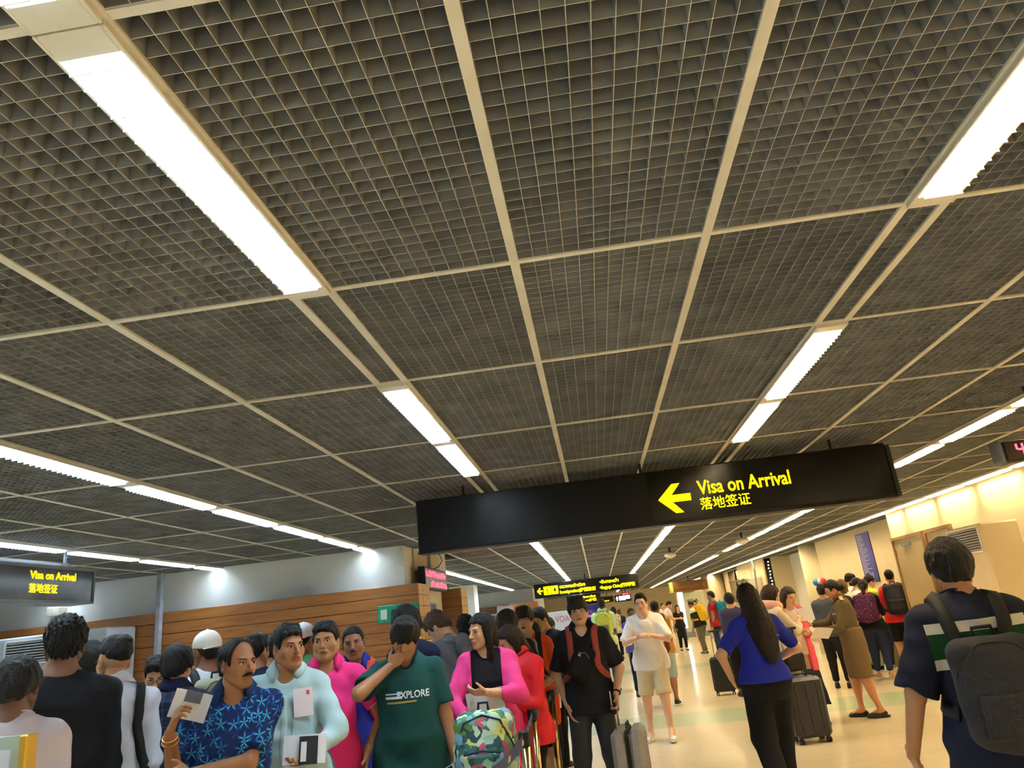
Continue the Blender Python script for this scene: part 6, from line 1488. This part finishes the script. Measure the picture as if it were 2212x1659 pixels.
# group round the officer
p = person('woman in cream with a pink neck pillow and glasses, reading a form', 1668, 1265, 9.3, 68, tone=LGT, kind='f', female=True, hair='bob', hcol='#2c1b12', head=(4, 20, 0), glasses=m_wire, tops=[top(cloth('ivory', '#e2d6c0'), sleeve=1.55, loose=.028, hem=-.06)], bottom=pants(cloth('ecru', '#d9ccb0'), len=1.55, loose=.03, wide=.02), shoes=s_white, R=dict(t=(.02, .21, .2), pole=(.6, -.3, -1)), L=dict(t=(-.04, .2, .12), pole=(-.6, -.3, -1)), eyes='low')
nk = MB(); nk.tube([p.nb+p.Rt @ np.array([.105*math.sin(a_), -.0-.1*math.cos(a_), .03-.02*(1-math.cos(a_))]) for a_ in np.linspace(-2.6, 2.6, 22)], [.035]+[.052]*20+[.035], 14); V, F = mbp(nk); own('neck_pillow', 'pale pink neck pillow round the neck of the woman in cream', 'pillow', p, [('pillow', V, F, cloth('pillow_pink', '#e2b0a4'))])
sheet(p, 'form', hand_at(p, 1, .1, 0, 0)+np.array([0, .05, .0]), (.35, 1, 0), (-.3, 0, 1), .21, .15, m_paper, 'white form held up by the woman with the neck pillow', 'paper', bend=.03)
bgm = Sdf(); bgm.box(p.T(.14, -.0, -.05), (.06, .13, .1), .03, R=p.Rt); V, F = bgm.mesh(.02); stp = MB().tube([p.T(.13, .05, .0), p.T(.12, .06, .13), p.T(.06, .03, .31), p.T(.11, -.05, .13), p.T(.13, -.05, .0)], .01, 6); own('handbag', 'black handbag on a long strap beside the woman in cream', 'bag', p, [('bag_body', V, F, M('leather_black', '#1a1817', .45)), ('strap',)+mbp(stp)+(m_strapblk,)])
gs = at(1752, 1575, 8.9); suitcase(float(gs[0]), 8.95, -.15, .4, .27, .6, M('case_graphite', '#2c2a30', .4, noise=(30, '#343238')), 'graphite suitcase with raised handle between the two women and the officer', handle=.5)
gs = at(1716, 1560, 9.6); suitcase(float(gs[0])-.02, 9.75, .3, .34, .22, .42, M('case_wine', '#4d1418', .45), 'wine red suitcase behind the graphite suitcase', handle=0)
p = person('woman in coral cardigan and dark fringed skirt looking down', 1704, 1269, 9.95, 168, tone=LGT, kind='f', female=True, hair='shoulder', hcol='#2a1a12', head=(-18, 20, 0), eyes='low', tops=[top(cloth('blush', '#d8bcae'), loose=.008, sleeve=.4, wr=.001), top(cloth('coral', '#e0566a'), loose=.026, sleeve=1.9, hem=-.2, open=.05, name='cardigan')], bottom=dict(type='skirt', mat=cloth('skirt_navy', '#1a2230'), len=.4, flare=.05, pleat=22, loose=.012), shoes=s_black, R=dict(t=(.05, .17, .12)), L=dict(t=(-.03, .18, .11)))
sheet(p, 'form', p.T(-.1, .25, .1), (-1, -.1, -.15), (0, .5, .5), .24, .17, m_paper, 'white form between the coral cardigan and the officer', 'paper', bend=.02)
c_off = cloth('officer_khaki', '#5c5038', col2='#544932')
p = person('officer in khaki uniform shirt and skirt with glasses and hair bun', 1786, 1256, 10.2, -78, tone='#c08a68', kind='f', female=True, hair='bun', head=(-4, 18, 0), glasses=m_wire, build=1.08, lean=5, eyes='low', tops=[top(c_off, sleeve=1.9, loose=.014, hem=.05)], bottom=dict(type='skirt', mat=cloth('officer_skirt', '#6a5a3e'), len=.26, flare=-.004, loose=.02, waist=.095), shoes=dict(mat=M('heel_black', '#1d1518', .35), sole=m_dark, low=True, heel=True), R=dict(t=(.02, .26, .16), pole=(.5, -.2, -1)), L=dict(t=(-.06, .2, .1), pole=(-.6, -.5, -.8)), feet=((.05, .04), (-.05, -.08)), collar=dict(mat=c_off, gap=.5))
for q in (1, -1):
    V, F = ribbon(p.shirt, [p.T(q*.05, -.01, .31), p.T(q*.085, -.01, .31), p.T(q*.12, -.01, .29)], .045, .004, .006, n=10); p.add('shoulder_board', V, F, M('gold_braid', '#a98a4a', .5, metal=.3), smooth=False)
q = p.shirt.shoot([p.T(x, 0, z) for x, z in ((-.075, .2), (-.03, .2), (-.03, .212), (-.075, .212))], -p.Rt[:, 1], .004, far=.3); p.add('name_badge', q, [(0, 1, 2, 3)], m_paper, smooth=False)
sheet(p, 'visitor_form', p.T(-.04, .29, .085), (0, 1, .25), (-.6, .0, .6), .25, .18, m_paper, "white form in the officer's lowered hand", 'paper', bend=.02)
own('identity_card', "blue and white identity card hanging on the officer's chest", 'card', p, [('card',)+mbp(MB().box((-.03, -.003, -.045), (.03, .003, .045), R=p.Rt, c=p.T(-.02, .1, .135)))+(M('card_blue', '#8f9cc8', .4),), ('lanyard',)+mbp(MB().tube([p.T(-.02, .1, .16), p.T(-.03, .09, .22), p.T(-.04, .05, .285)], .003, 6))+(M('lanyard', '#4a5a9c', .6),)], smooth=False)
p = person('person in slate jacket and three-coloured pompom hat behind the officer', 1772, 1262, 13.2, 25, tone=TAN, hair='short', tops=[top(cloth('slate', '#3c424c'), sleeve=1.9, loose=.03)], bottom=pants(c_black), shoes=s_black, face=False)
pb = [MB().lathe([(.01, -.06), (.045, -.04), (.06, 0), (.045, .04), (.01, .06)], p.HT([(x_, -.01, .17)])[0], 14) for x_ in (-.06, -.005, .06)]
own('pompom_hat', 'headpiece of blue, white and red balls behind the officer', 'hat', p, [('ball',)+mbp(b_)+(mm,) for b_, mm in zip(pb, (M('ball_blue', '#3a78c8', .4), M('ball_white', '#e8e6e4', .4), M('ball_red', '#d8304a', .4)))])
person('dark haired person half hidden behind the officer', 1802, 1256, 13.8, 10, tone=TAN, hair='short', tops=[top(c_char, sleeve=1.9)], bottom=pants(c_black), shoes=s_black, face=False)
person('woman in white blouse and long checked skirt seen from behind', 1815, 1252, 14.6, 12, tone=LGT, kind='f', female=True, hair='shoulder', hcol='#6a4a26', tops=[top(cloth('blouse', '#e3d9c6'), sleeve=1.3, loose=.028, hem=-.05)], bottom=dict(type='skirt', mat=tl_mat('skirt_check', pat_plaid('#a59c8a', '#7e776a', 40)), len=.4, flare=.09, pleat=14, loose=.012), shoes=dict(mat=M('sandal', '#a98260', .6), sole=M('sandal_sole', '#8a6a4a', .7), low=True), face=False)
p = person('woman in black top and jeans with a dotted purple backpack', 1861, 1252, 13.8, 28, tone='#c08a68', kind='f', female=True, hair='pony', tops=[top(c_black, sleeve=1.9, loose=.02)], bottom=pants(c_jean, len=1.85), shoes=dict(mat=M('sandal', '#a98260', .6), low=True), face=False, R=dict(t=(.06, .2, .14)))
backpack(p, tl_mat('dots_purple', pat_dots('#4a1f44', '#c9a0b0', 26, .17)), 'purple backpack with pale dots on the woman in black', w=.34, h=.44, d=.2, strap=cloth('strap_plum', '#7a2a58'))
person('woman with top bun in neon green filling in a form', 1879, 1243, 15.0, 75, tone=LGT, kind='f', female=True, hair='topbun', head=(0, 18, 0), tops=[top(cloth('neon', '#a8e03c'))], bottom=pants(c_jean), shoes=s_white, R=dict(t=(.05, .22, .12)), L=dict(t=(-.05, .22, .12)), eyes='low')
person('man in white shirt at the form desk behind the others', 1836, 1239, 15.9, 60, tone=LGT, hair='short', head=(10, 15, 0), tops=[top(c_white)], bottom=pants(c_black), shoes=s_black)
person('woman in white at the form desk beside the neon green top', 1852, 1249, 15.5, 70, tone=LGT, kind='f', female=True, hair='bun', head=(10, 20, 0), tops=[top(c_white)], bottom=pants(c_black), shoes=s_black, eyes='low')
p = person('man in red shirt and black shorts with a black backpack at the form desk', 1917, 1230, 14.15, 16, tone='#c98f6c', hair='crop', build=1.1, tops=[top(cloth('scarlet', '#c8262a'), loose=.026, sleeve=.85)], bottom=dict(type='shorts', mat=c_black, len=.9, loose=.024), shoes=s_dark, face=False, R=dict(t=(.12, .14, .1)), L=dict(t=(-.1, .15, .1)))
backpack(p, c_char, 'black backpack on the man in red shirt at the form desk', w=.36, h=.5, d=.2)
person('brown haired person in the distance behind the neck pillow', 1640, 1288, 17.5, 0, tone=TAN, kind='f', female=True, hair='bob', hcol='#3a2016', tops=[top(c_char)], bottom=pants(c_black), shoes=s_black, face=False)
# man close by on the walkway
m_rug = tl_mat('rugby_bands', pat_bands(0, .6, [(0, '#171b2e'), (.45, '#dedcd2'), (.52, '#14402a'), (.69, '#dedcd2'), (.76, '#171b2e')], .188))
p = person('man in navy shirt with green and white bands and a dark backpack, seen from behind', 2036, 1171, 3.5, 12, tone='#a87a58', hair='mop', hcol='#15100d', head=(-3, 6, 2), build=1.0, side=-2, L=dict(t=(-.21, .02, -.03), pole=(-.8, -.8, 0), hd=(.15, .1, -1), curl=1.0), tops=[top(m_rug, sleeve=.95, loose=.022, hem=-.12, sl_loose=.02, wr=.007)], bottom=pants(M('track_black', '#141418', .7), h=.014, loose=.02), shoes=s_black, face=False)
backpack(p, M('pack_black_cloth', '#24252b', .75, bump=(160, .3)), 'dark worn backpack on the man in the banded shirt', w=.31, h=.4, d=.13, z=.11, sag=.0, strap=m_strapblk)
V, F = ribbon(p.bottom, [p.T(-.115, .0, .0), p.T(-.125, .0, -.08), p.T(-.13, .01, -.16)], .02, .002, .002); p.add('side_stripe', V, F, c_white, smooth=False)

# --- floral backpack on a trolley case in front of the cardigan
pp = at(1047, 1570, 4.35); X0, Y0 = float(pp[0]), 4.35
suitcase(X0+.02, Y0+.05, .1, .42, .27, .6, tl_mat('case_print', pat_patch(['#d8c9a4', '#dccfae', '#cdb98f', '#b98a5c'], 7)), 'cream printed suitcase under the floral backpack', handle=0, ribs=False)
fb = Sdf(); zb = .73; fb.box((X0, Y0, zb+.19), (.165, .09, .19), .07); fb.ell((X0, Y0-.02, zb+.16), (.17, .11, .17), .03); fb.fn(wrinkle(.004, 50, 3), op='d'); V, F = fb.mesh(.009)
m_flor = tl_mat('floral', pat_patch(['#8fb6a6', '#3f6a62', '#c9c46a', '#6d9ab0', '#2f4a4c', '#b8c9b0', '#a8556a', '#57834c'], 22))
t = thing('backpack', 'floral printed backpack with navy edging on the cream suitcase', 'backpack', (X0, Y0, zb))
mesh_obj('pack_body', V, F, m_flor, t, (X0, Y0, zb), True, attr={'tl': V})
pk = Sdf(); pk.box((X0, Y0-.115, zb+.11), (.11, .03, .075), .025); V, F = pk.mesh(.009); mesh_obj('front_pocket', V, F, m_flor, t, (X0, Y0, zb), True, attr={'tl': V+.13})
m_nv = cloth('edging_navy', '#1f2a4a')
for P_ in ([(-.1, -.15, .185), (0, -.155, .2), (.1, -.15, .185)], [(-.15, -.06, .03), (-.155, -.07, .2), (-.1, -.075, .33), (0, -.08, .375), (.1, -.075, .33), (.155, -.07, .2), (.15, -.06, .03)]):
    q = [np.array([X0+a, Y0+b, zb+c]) for a, b, c in P_]; q = fb.snap(q, .002) if len(q) > 3 else q
    MB().tube([tuple(v) for v in q], .006, 6).build('edging', m_nv, t, smooth=True)
MB().tube([(X0-.03, Y0, zb+.37), (X0-.025, Y0, zb+.42), (X0+.025, Y0, zb+.42), (X0+.03, Y0, zb+.37)], .008, 8).build('top_handle', m_nv, t, smooth=True)
for q in (-1, 1): MB().tube([(X0+q*.06, Y0+.09, zb+.36), (X0+q*.09, Y0+.14, zb+.28), (X0+q*.1, Y0+.13, zb+.1), (X0+q*.11, Y0+.08, zb+.03)], .014, 8).build('strap', m_nv, t, smooth=True)

# --- form desk by the recessed wall
t = thing('form_desk', 'tall olive form desk where people fill in papers', 'desk', (5.55, 16.8, 0))
MB().box((5.42, 14.9, 1.04), (5.715, 18.6, 1.09), bev=.01).build('desk_top', m_cream, t); MB().box((5.46, 14.95, 0), (5.715, 18.55, 1.04)).build('desk_front', M('desk_olive', '#6b5f3c', .6), t)
for k, y in enumerate((15.4, 16.2, 17.2)): solo(MB().box((5.47, y, 1.09), (5.68, y+.29, 1.092)), 'form_sheet', m_paper, ('white form on the form desk beside the man in red', 'white form on the middle of the form desk', 'white form on the form desk end by the round column')[k], 'paper', 'forms on the desk')
